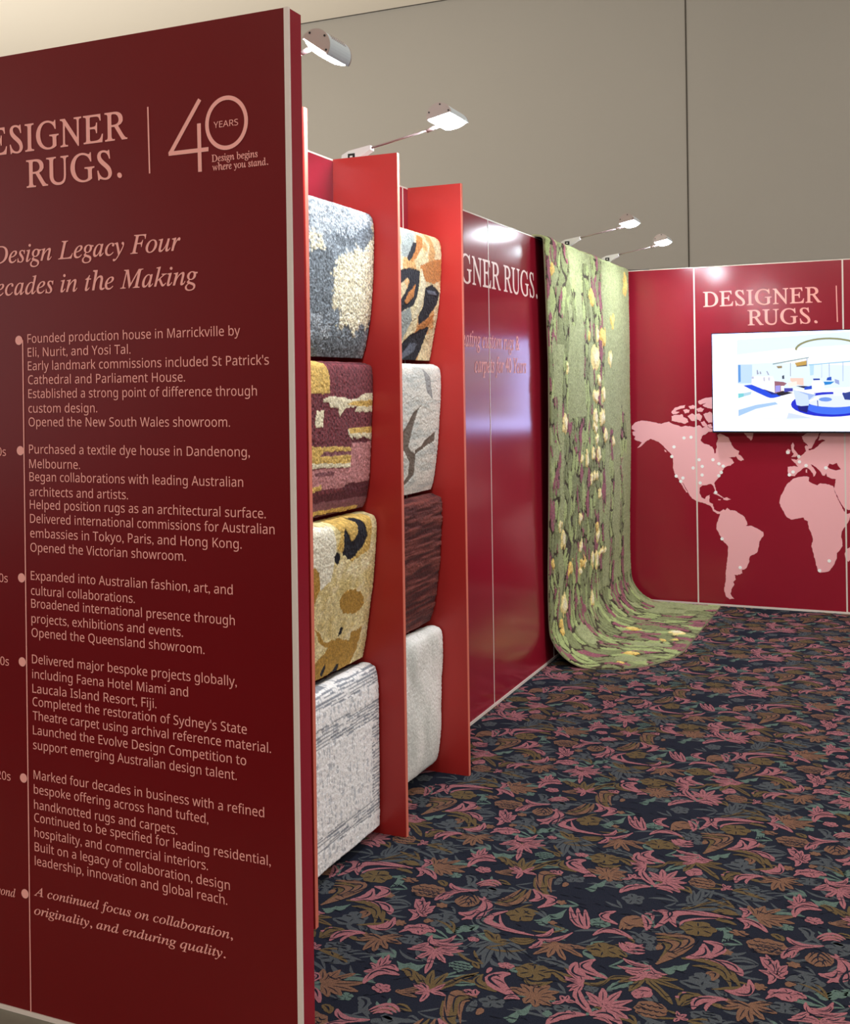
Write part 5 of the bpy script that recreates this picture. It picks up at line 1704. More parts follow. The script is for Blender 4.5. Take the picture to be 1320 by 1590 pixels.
# ------------------------------------------------------------------ lettering
def glyphs(text, style):
    r = ''
    for ch in text:
        if style in ('italic', 'serif'):
            if ch == 'h':
                r += '\u210e'
            elif 'a' <= ch <= 'z':
                r += chr(0x1d44e + ord(ch) - 97)
            elif 'A' <= ch <= 'Z':
                r += chr(0x1d434 + ord(ch) - 65)
            else:
                r += ch
        elif style == 'sans':
            if 'a' <= ch <= 'z':
                r += chr(0x1d5ba + ord(ch) - 97)
            elif 'A' <= ch <= 'Z':
                r += chr(0x1d5a0 + ord(ch) - 65)
            elif '0' <= ch <= '9':
                r += chr(0x1d7e2 + ord(ch) - 48)
            else:
                r += ch
        else:
            r += ch
    return r


SHEAR = {'italic': 0.0, 'serif': -0.27, 'sans': 0.0, 'plain': 0.0}
WEIGHT = {'italic': 0.006, 'serif': 0.010, 'sans': 0.0, 'plain': 0.0}


def letters(text, style, spacing=1.0):
    """flat letter outlines at unit size, as vertices and faces with x from 0"""
    c = bpy.data.curves.new('lettering', 'FONT')
    c.body = glyphs(text, style)
    c.size = 1.0
    c.shear = SHEAR[style]
    c.offset = WEIGHT[style]
    c.space_character = spacing
    c.resolution_u = 3
    o = bpy.data.objects.new('lettering', c)
    COL.objects.link(o)
    bpy.context.view_layer.update()
    me = bpy.data.meshes.new_from_object(o.evaluated_get(bpy.context.evaluated_depsgraph_get()))
    v = [tuple(q.co) for q in me.vertices]
    f = [tuple(p.vertices) for p in me.polygons]
    bpy.data.meshes.remove(me)
    bpy.data.objects.remove(o)
    bpy.data.curves.remove(c)
    x0 = min(q[0] for q in v)
    v = [(q[0] - x0, q[1]) for q in v]
    return v, f, max(q[0] for q in v)


def caps(style):
    v, f, wd = letters('H' if style == 'sans' else 'E', style)
    return max(q[1] for q in v)


CAP = {}
for _s in ('italic', 'serif', 'sans', 'plain'):
    CAP[_s] = caps(_s)


def lettering(name, lines, style, mat, parent, place):
    """lines: (text, x, baseline, cap height, width or None, 'l' or 'r')"""
    V, F = [], []
    for text, x, z, cap, width, side in lines:
        v, f, wd = letters(text, style)
        sz = cap / CAP[style]
        sx = width / wd if width else sz
        if side == 'r':
            x = x - wd * sx
        n = len(V)
        V += [place(x + a * sx, z + b * sz, 0) for a, b in v]
        F += [[n + i for i in p] for p in f]
    return mesh_obj(name, V, F, mat, parent)


# ------------------------------------------------------------------ noise for weaving patterns
def hashg(i, j, seed):
    n = (i * 374761393 + j * 668265263 + seed * 982451653) & 0x7fffffff
    n = ((n ^ (n >> 13)) * 1274126177) & 0x7fffffff
    return ((n ^ (n >> 16)) & 0xffff) / 65535.0


def vnoise(x, y, seed=0):
    i, j = np.floor(x).astype(np.int64), np.floor(y).astype(np.int64)
    fx, fy = x - i, y - j
    fx, fy = fx * fx * (3 - 2 * fx), fy * fy * (3 - 2 * fy)
    a, b = hashg(i, j, seed), hashg(i + 1, j, seed)
    c, d = hashg(i, j + 1, seed), hashg(i + 1, j + 1, seed)
    return (a * (1 - fx) + b * fx) * (1 - fy) + (c * (1 - fx) + d * fx) * fy


def fbm(x, y, seed=0, o=4):
    s, a, t = 0, 0.5, 0
    for k in range(o):
        s = s + a * vnoise(x * 2 ** k, y * 2 ** k, seed + k * 7)
        t += a
        a *= 0.55
    return s / t


def inside(px, py, poly):
    r = np.zeros(px.shape, bool)
    n = len(poly)
    for i in range(n):
        x0, y0 = poly[i]
        x1, y1 = poly[(i + 1) % n]
        if y0 == y1:
            continue
        c = ((y0 > py) != (y1 > py)) & (px < (x1 - x0) * (py - y0) / (y1 - y0) + x0)
        r ^= c
    return r


def cells(x, y, seed=0):
    """distance to nearest and second nearest jittered cell centre, and a random id"""
    i, j = np.floor(x).astype(np.int64), np.floor(y).astype(np.int64)
    d1 = np.full(x.shape, 9.0)
    d2 = np.full(x.shape, 9.0)
    idn = np.zeros(x.shape)
    for a in (-1, 0, 1):
        for b in (-1, 0, 1):
            cx = i + a + hashg(i + a, j + b, seed)
            cy = j + b + hashg(i + a, j + b, seed + 5)
            d = np.hypot(cx - x, cy - y)
            near = d < d1
            d2 = np.where(near, d1, np.minimum(d2, d))
            idn = np.where(near, hashg(i + a, j + b, seed + 9), idn)
            d1 = np.minimum(d, d1)
    return d1, d2, idn


def smooth_path(pts, n):
    """Catmull-Rom through the points, resampled at equal lengths"""
    P = [np.array(p, float) for p in pts]
    P = [2 * P[0] - P[1]] + P + [2 * P[-1] - P[-2]]
    out = []
    for i in range(1, len(P) - 2):
        for k in range(16):
            t = k / 16
            out.append(0.5 * (2 * P[i] + (P[i + 1] - P[i - 1]) * t + (2 * P[i - 1] - 5 * P[i] + 4 * P[i + 1] - P[i + 2]) * t * t
                              + (3 * P[i] - P[i - 1] - 3 * P[i + 1] + P[i + 2]) * t ** 3))
    out.append(P[-2])
    out = np.array(out)
    s = np.concatenate([[0], np.cumsum(np.hypot(*np.diff(out, axis=0).T))])
    q = np.linspace(0, s[-1], n)
    return np.stack([np.interp(q, s, out[:, 0]), np.interp(q, s, out[:, 1])], 1), q


def draped(name, profile, ylo, yhi, nl, nt, thick, paint, parent=None, wob=0.0):
    """a rug hanging along a profile (x, z), woven from ylo to yhi; paint(y, z, L) gives colour (0-255) and relief"""
    P, L = smooth_path(profile, nl)
    T = np.gradient(P, axis=0)
    T /= np.linalg.norm(T, axis=1)[:, None]
    N = np.stack([-T[:, 1], T[:, 0]], 1)          # outward: +x while hanging down
    lo = np.array([ylo(p, l) for p, l in zip(P, L)])
    hi = np.array([yhi(p, l) for p, l in zip(P, L)])
    t = np.linspace(0, 1, nt)
    Y = lo[:, None] + (hi - lo)[:, None] * t[None]
    LL = np.repeat(L[:, None], nt, 1)
    X0 = np.repeat(P[:, :1], nt, 1)
    Z0 = np.repeat(P[:, 1:], nt, 1)
    col, rel = paint(Y, Z0, LL, X0)
    wv = (fbm(Y * 5, LL * 3, 77, 2) - 0.5) * wob
    edge = np.minimum(np.minimum(t, 1 - t)[None] * (hi - lo)[:, None], np.minimum(LL, L[-1] - LL) + 0.004)
    rnd = thick * 0.35 * np.clip(1 - edge / (thick * 0.6), 0, 1) ** 2
    H = rel + wv - rnd
    X, Z = X0 + N[:, :1] * H, Z0 + N[:, 1:] * H
    front = np.stack([X, Y, Z], -1).reshape(-1, 3)
    bk = []
    for k, yy in ((0, lo), (1, hi)):
        bk.append(np.stack([P[:, 0] - N[:, 0] * thick, yy, P[:, 1] - N[:, 1] * thick], -1))
    nf = nl * nt
    verts = np.concatenate([front, bk[0], bk[1]])
    g = np.arange(nf).reshape(nl, nt)
    q = np.stack([g[:-1, :-1], g[1:, :-1], g[1:, 1:], g[:-1, 1:]], -1).reshape(-1, 4)
    faces = q.tolist()
    fm = [0] * len(faces)
    b0, b1 = nf, nf + nl
    for i in range(nl - 1):
        faces += [[int(g[i, 0]), b0 + i, b0 + i + 1, int(g[i + 1, 0])], [int(g[i, -1]), int(g[i + 1, -1]), b1 + i + 1, b1 + i], [b0 + i, b1 + i, b1 + i + 1, b0 + i + 1]]
        fm += [2, 2, 1]
    faces += [[int(v) for v in g[0]] + [b1, b0], [int(v) for v in g[-1][::-1]] + [b0 + nl - 1, b1 + nl - 1]]
    fm += [2, 2]
    o = mesh_obj(name, verts.tolist(), faces, [M['pile'], M['backing'], M['binding']], parent, fm)
    sm = [True] * len(q) + [False] * (len(faces) - len(q))
    o.data.polygons.foreach_set('use_smooth', sm)
    at = o.data.attributes.new('Col', 'FLOAT_COLOR', 'POINT')
    c = np.ones((len(verts), 4), np.float32)
    s = np.clip(col.reshape(-1, 3) / 255.0, 0, 1)
    c[:nf, :3] = np.where(s <= 0.04045, s / 12.92, ((s + 0.055) / 1.055) ** 2.4)
    at.data.foreach_set('color', c.ravel())
    return o


# ------------------------------------------------------------------ the hall and the booth
XW, YB, YN, H = -1.88, 7.96, 2.149, 2.40


def floor_carpet():
    V, F, FM = [], [], []
    x0, x1, y0, y1 = -14.0, 12.0, 2.15, 11.0
    V += [(x0, y0, 0), (x1, y0, 0), (x1, y1, 0), (x0, y1, 0)]
    F.append([0, 1, 2, 3])
    FM.append(0)
    order = ['G', 'T', 'O', 'R', 'P', 'D']
    rs = np.random.RandomState(4)
    tile = []
    for ci, c in enumerate(order):
        for s in STROKES.get(c, []):
            p0, p1, p2 = (np.array(s[k:k + 2]) / 1000.0 for k in (0, 2, 4))
            wd, n = s[6] / 1000.0, s[7]
            Lf, Rt = [], []
            for i in range(n + 1):
                t = i / n
                p = (1 - t) ** 2 * p0 + 2 * t * (1 - t) * p1 + t * t * p2
                d = 2 * (1 - t) * (p1 - p0) + 2 * t * (p2 - p1)
                d = d / (np.linalg.norm(d) + 1e-9)
                nn = np.array([-d[1], d[0]])
                ww = wd * math.sin(math.pi * (0.03 + .94 * t)) ** .7
                Lf.append(p + nn * ww / 2 * (1 + .22 * rs.uniform(-1, 1)))
                Rt.append(p - nn * ww / 2 * (1 + .22 * rs.uniform(-1, 1)))
            tile.append((ci, np.array(Lf + Rt[::-1])))
        for b in BLOSSOMS.get(c, []):
            p = np.array(b[:2]) / 1000.0
            RX, RY, k, amp = b[2] / 1000.0, b[3] / 1000.0, b[4], b[5]
            ph = rs.uniform(0, 6)
            pts = []
            for i in range(30):
                t = 2 * math.pi * i / 30
                r = 1 - amp + amp * abs(math.cos(k * (t + ph) / 2)) ** .6 * 1.1 + rs.uniform(-.05, .05)
                pts.append(p + np.array([RX * r * math.cos(t), RY * r * math.sin(t)]))
            tile.append((ci, np.array(pts)))
    for kx in range(-1, 5):
        for ky in range(-2, 8):
            dx, dy = kx * 1.016, ky * .762 + kx * .04
            for ti, (ci, p) in enumerate(tile):
                c0 = p.mean(0) + (dx, dy)
                if not (-2.3 < c0[0] < 3.0 and 2.1 < c0[1] < 8.0):
                    continue
                if c0[0] < -1.95 or (c0[0] < -1.2 and c0[1] < 2.2):
                    continue
                if (p[:, 1] + dy).min() < 2.15 or (p[:, 1] + dy).max() > 7.97:
                    continue
                n = len(V)
                z = 0.0003 + 0.00024 * ci + 0.00001 * (ti % 23)
                V += [(float(q[0] + dx), float(q[1] + dy), z) for q in p]
                F.append(list(range(n, len(V))))
                FM.append(ci + 1)
    return structure(mesh_obj('floor', V, F, [M['carpetbase']] + [M['carpet' + c] for c in order], None, FM))


HC = 5.74
floor_carpet()
structure(solid('floor_aisle', M['aisle'], None, -14, 12, 0.9, 2.149, -0.05, -0.001))
structure(solid('floor_hall', M['hallcarpet'], None, -14, 12, -12, 0.9, -0.05, -0.001))
structure(solid('wall_rear', M['hallwall'], None, -14, 12, -12.15, -12.0, -0.05, HC))
structure(solid('ceiling', M['ceiling'], None, -14, 12, -12, 11.2, HC, HC + 0.1))
hw = structure(solid('wall_far', M['hallwall'], None, -14, 12, 11.0, 11.15, -0.05, HC))
for x in (-7.0, -1.95, 3.1):
    solid('seam', M['dark'], hw, x - 0.006, x + 0.006, 10.994, 11.0, 0, HC - 0.02)
solid('ceiling_shadow_line', M['dark'], hw, -14, 12, 10.985, 11.0, HC - 0.005, HC)  # shadow line under the ceiling, painted as a dark strip

# booth walls: metre wide laminated panels in white aluminium
wl = structure(solid('wall_left', M['laminate'], None, XW - 0.04, XW, 2.26, YB + 0.04, 0.0, H - 0.006))
for y in (3.1, 4.1, 5.1, 6.1, 7.1):
    solid('seam', M['aluminium'], wl, XW - 0.001, XW + 0.0015, y - 0.0035, y + 0.0035, 0.012, H - 0.006)
solid('base_rail', M['aluminium'], wl, XW - 0.001, XW + 0.004, 2.26, YB, 0.0, 0.014)
solid('top_rail', M['aluminium'], wl, XW - 0.041, XW + 0.001, 2.26, YB + 0.04, H - 0.006, H)
wb = structure(solid('wall_back', M['laminate'], None, XW, 2.6, YB, YB + 0.04, 0.0, H - 0.006))
for x in (-1.378, -0.388, 0.602, 1.59):
    solid('seam', M['aluminium'], wb, x - 0.005, x + 0.005, YB - 0.0015, YB + 0.001, 0.012, H - 0.006)
solid('base_rail', M['aluminium'], wb, XW, 2.6, YB - 0.004, YB + 0.001, 0.0, 0.014)
solid('top_rail', M['aluminium'], wb, XW, 2.6, YB - 0.001, YB + 0.041, H - 0.006, H)

on_left = lambda a, b, l: (XW + 0.0012 + l, a, b)
on_back = lambda a, b, l: (a, YB - 0.0012 - l, b)
on_near = lambda a, b, l: (a, YN - 0.0012 - l, b)


def ring(cx, cz, rx, rz, wd, n=48):
    polys = []
    for i in range(n):
        t0, t1 = 2 * math.pi * i / n, 2 * math.pi * (i + 1) / n
        polys.append([(cx + rx * math.cos(t0), cz + rz * math.sin(t0)), (cx + rx * math.cos(t1), cz + rz * math.sin(t1)),
                      (cx + (rx - wd) * math.cos(t1), cz + (rz - wd) * math.sin(t1)), (cx + (rx - wd) * math.cos(t0), cz + (rz - wd) * math.sin(t0))])
    return polys


def bar(x0, z0, x1, z1, wd):
    d = np.array([x1 - x0, z1 - z0])
    d = d / np.linalg.norm(d)
    n = np.array([-d[1], d[0]]) * wd / 2
    return [(x0 + n[0], z0 + n[1]), (x1 + n[0], z1 + n[1]), (x1 - n[0], z1 - n[1]), (x0 - n[0], z0 - n[1])]


def disc(x, z, r, n=20):
    return [(x + r * math.cos(2 * math.pi * i / n), z + r * math.sin(2 * math.pi * i / n)) for i in range(n)]


def logo(parent, place, x, z, s):
    """x, z = right end and baseline of the first line; s = size against the one on the back wall"""
    p = lambda a, b: (x + a * s, z + b * s)
    lettering('logo_lettering', [('DESIGNER', *p(0, 0), 0.106 * s, 0.793 * s, 'r'), ('RUGS.', *p(-0.028, -0.141), 0.106 * s, 0.462 * s, 'r')], 'serif', M['pink'], parent, place)
    flat_polys('logo_divider', [bar(*p(0.0945, 0.107), *p(0.0985, -0.139), 0.0065 * s)], M['pink'], parent, place)
    a = (-1.711, 2.185)                      # the numeral measured on the nearest panel, at 0.647
    k = s / 0.647
    g = lambda u, v: (x + (u - a[0]) * k, z + (v - a[1]) * k)
    wd = 0.0105 * k
    polys = [bar(*g(-1.5015, 2.2545), *g(-1.5885, 2.1345), wd), bar(*g(-1.5915, 2.1365), *g(-1.479, 2.1365), wd * .95), bar(*g(-1.5047, 2.199), *g(-1.5035, 2.086), wd)]
    polys += ring(*g(-1.4288, 2.1923), 0.0585 * k, 0.0625 * k, wd * .95)
    flat_polys('anniversary_numeral', polys, M['pink'], parent, place, 0.000002)
    lettering('anniversary_caption', [('YEARS', *g(-1.464, 2.1835), 0.0145 * k, 0.067 * k, 'l')], 'sans', M['pink'], parent, place)
    lettering('tagline', [('Design begins', *g(-1.4706, 2.1058), 0.0165 * k, 0.1245 * k, 'l'), ('where you stand.', *g(-1.4694, 2.0853), 0.0165 * k, 0.151 * k, 'l')], 'serif', M['pink'], parent, place)


# writing on the left wall
v_, f_, w_ = letters('RUGS.', 'serif')
full = letters('DESIGNER RUGS.', 'serif')[2] * 0.562 / w_
lettering('logo_lettering', [('DESIGNER RUGS.', 5.883, 2.061, 0.134, full, 'r')], 'serif', M['palepink'], wl, on_left)
k_ = 0.779 / letters('ating custom rugs &', 'italic')[2]
lettering('slogan_lettering', [('Creating custom rugs &', 5.557, 1.763, 0.078, letters('Creating custom rugs &', 'italic')[2] * k_, 'r'),
                               ('carpets for 40 Years', 5.666, 1.643, 0.078, letters('carpets for 40 Years', 'italic')[2] * k_, 'r')], 'italic', M['pink'], wl, on_left)
# writing and map on the back wall
logo(wb, on_back, -0.523, 2.115, 1.0)
def coast(poly, seed):
    rs = np.random.RandomState(seed)
    out = []
    for i, a in enumerate(poly):
        b = poly[(i + 1) % len(poly)]
        n = max(1, int(math.hypot(b[0] - a[0], b[1] - a[1]) / 0.009))
        for k in range(n):
            t = k / n
            j = 0.0022 if k else 0.0008
            out.append((a[0] + (b[0] - a[0]) * t + rs.uniform(-j, j), a[1] + (b[1] - a[1]) * t + rs.uniform(-j, j)))
    return out


flat_polys('world_map', [coast(q, i) for i, q in enumerate(MAP_LAND)], M['mappink'], wb, on_back, 0.000004)
flat_polys('map_inlet', [BLACK_SEA], M['laminate'], wb, on_back and (lambda a, b, l: (a, YB - 0.0016, b)))
for q in PINS:
    s = Shape()
    s.prism(disc(q[0], q[1], 0.0115, 16), YB - 0.0035, YB - 0.0012, 'y')
    s.build('map_pin', M['dot'], wb)

# ------------------------------------------------------------------ the timeline panel, nearest
HN = 2.437
panel = thing('display_panel', (-1.9, 2.175, 0), 'tall dark red timeline panel with pink lettering, standing nearest the camera on the left', 'display panel')
s = Shape()
s.box(-3.3, -1.2725, YN, 2.205, 0.012, HN - 0.004)
s.build('board', M['timeline'], panel)
solid('side_cover', M['laminate'], panel, -1.2725, -1.2615, YN + 0.0065, 2.2055, 0.0, HN - 0.002)['label'] = 'brighter red end strip'
solid('corner_trim', M['aluminium'], panel, -1.2725, -1.2610, YN - 0.0015, YN + 0.0065, 0.0, HN)['label'] = 'white metal corner strip'
solid('top_rail', M['timeline'], panel, -3.3, -1.2725, YN + 0.001, 2.205, HN - 0.004, HN)
solid('base_rail', M['aluminium'], panel, -3.3, -1.2725, YN - 0.003, YN + 0.002, 0.0, 0.011)
logo(panel, on_near, -1.711, 2.187, 0.647)
kh = 0.5896 / letters('cades in the Making', 'italic')[2]
for t_, x_, z_ in (('A Design Legacy Four', -1.561, 1.909), ('Decades in the Making', -1.514, 1.827)):
    lettering('heading_line', [(t_, x_, z_, 0.0445, letters(t_, 'italic')[2] * kh, 'r')], 'italic', M['pink'], panel, on_near)
for p in range(6):
    rows = [(t, -2.0315 if p < 5 else -2.036, z, 0.0222, wd, 'l') for pp, t, x, z, wd in TIMELINE if pp == p]
    lettering('timeline_text', rows, 'sans' if p < 5 else 'italic', M['pink'], panel, on_near)
for i, (x, z) in enumerate(DOTS):
    flat_polys('timeline_dot', [disc(x + 0.001, z, 0.0118)], M['pink'], panel, lambda a, b, l: (a, YN - 0.0016, b))
flat_polys('timeline_line', [bar(-2.0475, 1.712, -2.0515, 0.012, 0.0035)], M['pink'], panel, on_near)
for t_, z_ in (('1990s', 1.418), ('2000s', 1.095), ('2010s', 0.8825), ('2020s', 0.589)):
    lettering('decade_text', [(t_, -2.108, z_, 0.0215, None, 'r')], 'sans', M['pink'], panel, on_near)
lettering('decade_text', [('Beyond', -2.097, 0.293, 0.0215, None, 'r')], 'italic', M['pink'], panel, on_near)

# ------------------------------------------------------------------ divider boards
FINS = [(-1.6005, 2.828, 'red divider board half hidden behind the timeline panel, left of the blue-grey rug'),
        (-1.625, 3.520, 'red divider board between the two columns of hanging rugs, right of the gold rug'),
        (-1.6427, 4.1675, 'red divider board right of the tiger-striped rug, farthest along the wall')]
for x, y, lab in FINS:
    t = thing('divider_board', ((XW + x) / 2, y - 0.009, 0), lab, 'divider board', 'red divider boards along the left wall')
    s = Shape()
    s.box(XW, x - 0.002, y - 0.018, y, 0.0, H)
    s.build('board', M['fin'], t)
    solid('edge_band', M['edge'], t, x - 0.002, x, y - 0.0175, y - 0.0005, 0.0, H)['label'] = 'pale orange edge'

# ------------------------------------------------------------------ hanging sample rugs
PAL = {'cream': (224, 214, 182), 'pale': (162, 170, 176), 'dark': (104, 112, 118), 'gold': (206, 170, 92), 'pink': (186, 126, 126), 'mauve': (132, 82, 88), 'maroon2': (92, 40, 48),
       'white': (236, 230, 208), 'black': (26, 26, 36), 'ochre': (178, 138, 62), 'grey': (150, 158, 154), 'rust': (188, 122, 62), 'slate': (92, 98, 112), 'vein': (118, 106, 96), 'vein2': (158, 158, 158)}


def paint_base(key, Y, Z, L):
    n1 = fbm(Y * 30, Z * 30, 3)
    n2 = vnoise(Y * 160, Z * 260, 5)
    one = np.ones(Y.shape + (1,))
    mix = lambda a, b, k: np.array(a) * (1 - k[..., None]) + np.array(b) * k[..., None]
    if key == '1a':
        c = mix((114, 124, 132), (150, 158, 164), np.clip((n1 - .35) * 3, 0, 1))
    elif key == '2a':
        wv = ((np.abs(np.sin(Y * math.pi / .026 + np.floor(Z / .011) * 1.57)) > .3) & (np.abs(np.sin(Z * math.pi / .011)) > .34)).astype(float)
        c = mix((70, 28, 36), (126, 58, 64), wv * (.7 + .3 * vnoise(Y * 60, Z * 90, 4)))
    elif key == '3a':
        c = mix((230, 214, 160), (208, 188, 126), np.clip((n1 - .4) * 3, 0, 1))
        st = np.clip((fbm(Y * 9 + Z * 4, Z * 30 - Y * 12, 9) - .5) * 4, 0, 1)
        c = c + st[..., None] * np.array((14, 16, 30))
    elif key == '4a':
        c = one * np.array((254, 254, 255))
    elif key == '1b':
        c = mix((230, 216, 176), (206, 186, 142), np.clip((n1 - .4) * 3, 0, 1))
        c = mix((0, 0, 0), (206, 152, 92), np.clip((fbm(Y * 16 + Z * 3, Z * 12, 44) - .56) * 9, 0, .9)) + c * (1 - np.clip((fbm(Y * 16 + Z * 3, Z * 12, 44) - .56) * 9, 0, .9))[..., None]
    elif key == '2b':
        c = mix((226, 224, 216), (196, 200, 196), np.clip((fbm(Y * 12, Z * 60, 12) - .45) * 4, 0, 1))
    elif key == '3b':
        rg = fbm(Y * 7, Z * 95, 21, 3)
        c = mix((74, 34, 36), (122, 62, 56), np.clip((rg - .35) * 3, 0, 1))  # ridge highlights painted as lighter red-brown, following the carved relief
    else:
        c = mix((248, 250, 246), (214, 219, 214), np.clip((fbm(Y * 9 + Z * 3, Z * 5, 31) - .4) * 3, 0, 1))  # soft sheen of the pile painted in as tone variation
    return c


def paint_rug(key):
    def f(Y, Z, L, X):
        c = paint_base(key, Y, Z, L)
        amp = {'1a': .06, '2a': .012, '3a': .012, '1b': .010, '2b': .006}.get(key, .01)
        fr = {'1a': 28, '2a': 40}.get(key, 45)
        wy = Y + (fbm(Y * fr, Z * fr, 41, 3) - .5) * amp
        wz = Z + (fbm(Y * fr, Z * fr, 57, 3) - .5) * amp * (.6 if key == '2a' else 1)
        rel = np.zeros(Y.shape)
        hide = (Z > 9)
        for name, poly in RUG_ART.get(key, []):
            m = inside(wy, wz, poly)
            if key == '1a':                      # loose, speckled edges
                m = inside(wy + (vnoise(Y * 130, Z * 130, 8) - .5) * .035, wz + (vnoise(Y * 130, Z * 130, 18) - .5) * .035, poly)
            c = np.where(m[..., None], np.array(PAL[name], float), c)
            d = {'black': -.0015, 'vein': -.003, 'cream': .001, 'gold': .001, 'maroon2': -.001}.get(name, 0)
            rel = np.where(m, d, rel)
        if key == '2a':                          # woven look over the maroon ground
            c = c * (0.9 + 0.2 * vnoise(Y * 300, Z * 160, 2))[..., None]
        if key == '4a':
            dash = (vnoise(Y * 210, Z * 45, 3) > .64) & (vnoise(Y * 60, Z * 120, 13) > .42)
            c = np.where(dash[..., None], np.array((206, 210, 216.)), c)
            lines = (np.sin(Z * 2 * math.pi / .011 + fbm(Y * 6, Z * 20, 6) * 7) > .0) & (vnoise(Y * 30, Z * 220, 15) > .3)
            zz = Z + (Y - 3.2) * .03 + (fbm(Y * 20, Z * 20, 19) - .5) * .014
            band = ((zz > .545) | ((zz > .425) & (zz < .492)) | ((zz > .098) & (zz < .150)) | ((Y > 3.435) & (zz > .15) & (zz < .43)))
            c = np.where((band & lines)[..., None], np.array((150, 156, 166.)), c)
            rel = rel + np.where(band, -.001, .0)
        if key == '3b':
            rel = rel + (fbm(Y * 7, Z * 95, 21, 3) - .5) * .012
        if key == '4b':
            rel = rel + (fbm(Y * 6 + Z * 4, Z * 4 - Y * 3, 61, 2) - .5) * .016
        gr = {'1a': .85, '3a': .32, '1b': .32, '2b': .16, '4a': .1, '4b': .1, '2a': .3, '3b': .3}[key]
        g = 1 + (vnoise(Y * 170, Z * 300, 71) - .5) * gr + (vnoise(Y * 320, Z * 420, 73) - .5) * gr * .6
        rel = rel + (vnoise(Y * 170, Z * 300, 71) - .5) * .003
        return c * g[..., None], rel
    return f


RUGS = [
    ('1a', 0, [(-1.744, 2.195), (-1.721, 2.175), (-1.715, 2.10), (-1.723, 1.932), (-1.735, 1.817), (-1.752, 1.733), (-1.768, 1.682)], 'blue-grey and cream speckled rug, topmost of the column behind the timeline panel'),
    ('2a', 0, [(-1.752, 1.662), (-1.730, 1.645), (-1.728, 1.56), (-1.732, 1.496), (-1.736, 1.41), (-1.741, 1.325), (-1.749, 1.239), (-1.762, 1.18), (-1.776, 1.155)], 'maroon rug with gold and pink stripes hanging below the blue-grey rug'),
    ('3a', 0, [(-1.758, 1.136), (-1.728, 1.124), (-1.720, 1.09), (-1.725, 1.012), (-1.736, 0.896), (-1.75, 0.808), (-1.768, 0.693), (-1.783, 0.622)], 'gold and cream rug with a black crescent motif, third down in its column'),
    ('4a', 0, [(-1.748, 0.602), (-1.730, 0.585), (-1.722, 0.53), (-1.720, 0.40), (-1.722, 0.149), (-1.725, 0.034)], 'white rug with grey lined bands, lowest of the column behind the timeline panel'),
    ('1b', 1, [(-1.768, 2.188), (-1.738, 2.170), (-1.728, 2.112), (-1.734, 1.982), (-1.746, 1.883), (-1.766, 1.784), (-1.786, 1.684)], 'black, rust and cream tiger-striped rug, topmost of the farther column'),
    ('2b', 1, [(-1.764, 1.664), (-1.744, 1.650), (-1.738, 1.60), (-1.741, 1.513), (-1.754, 1.348), (-1.772, 1.217), (-1.788, 1.158)], 'white marbled rug with brown-grey veins below the tiger-striped rug'),
    ('3b', 1, [(-1.768, 1.138), (-1.746, 1.122), (-1.742, 1.08), (-1.745, 0.987), (-1.759, 0.821), (-1.780, 0.686), (-1.798, 0.620)], 'plain dark maroon ridged rug, third down in the farther column'),
    ('4b', 1, [(-1.768, 0.600), (-1.750, 0.585), (-1.745, 0.54), (-1.748, 0.452), (-1.755, 0.252), (-1.764, 0.14), (-1.782, 0.06), (-1.81, 0.03)], 'plain pale silver-grey rug, lowest of the farther column'),
]
BAYS = [(2.830, 3.500), (3.522, 4.1475)]
for key, bay, prof, lab in RUGS:
    x, z = prof[0]
    full_prof = [(XW + 0.012, z - 0.30), (XW + 0.014, z - 0.05), (x - 0.055, z - 0.006), (x - 0.025, z + 0.004)] + prof
    y0, y1 = BAYS[bay][0] + 0.006, BAYS[bay][1] - 0.004
    o = draped('hanging_rug', full_prof, lambda p, l, y0=y0: y0, lambda p, l, y1=y1: y1, 250, 190, 0.009, paint_rug(key), None, 0.004)
    tag(o, lab, 'rug', 'rugs hanging in two columns on the left wall')
for bay in (0, 1):
    pass


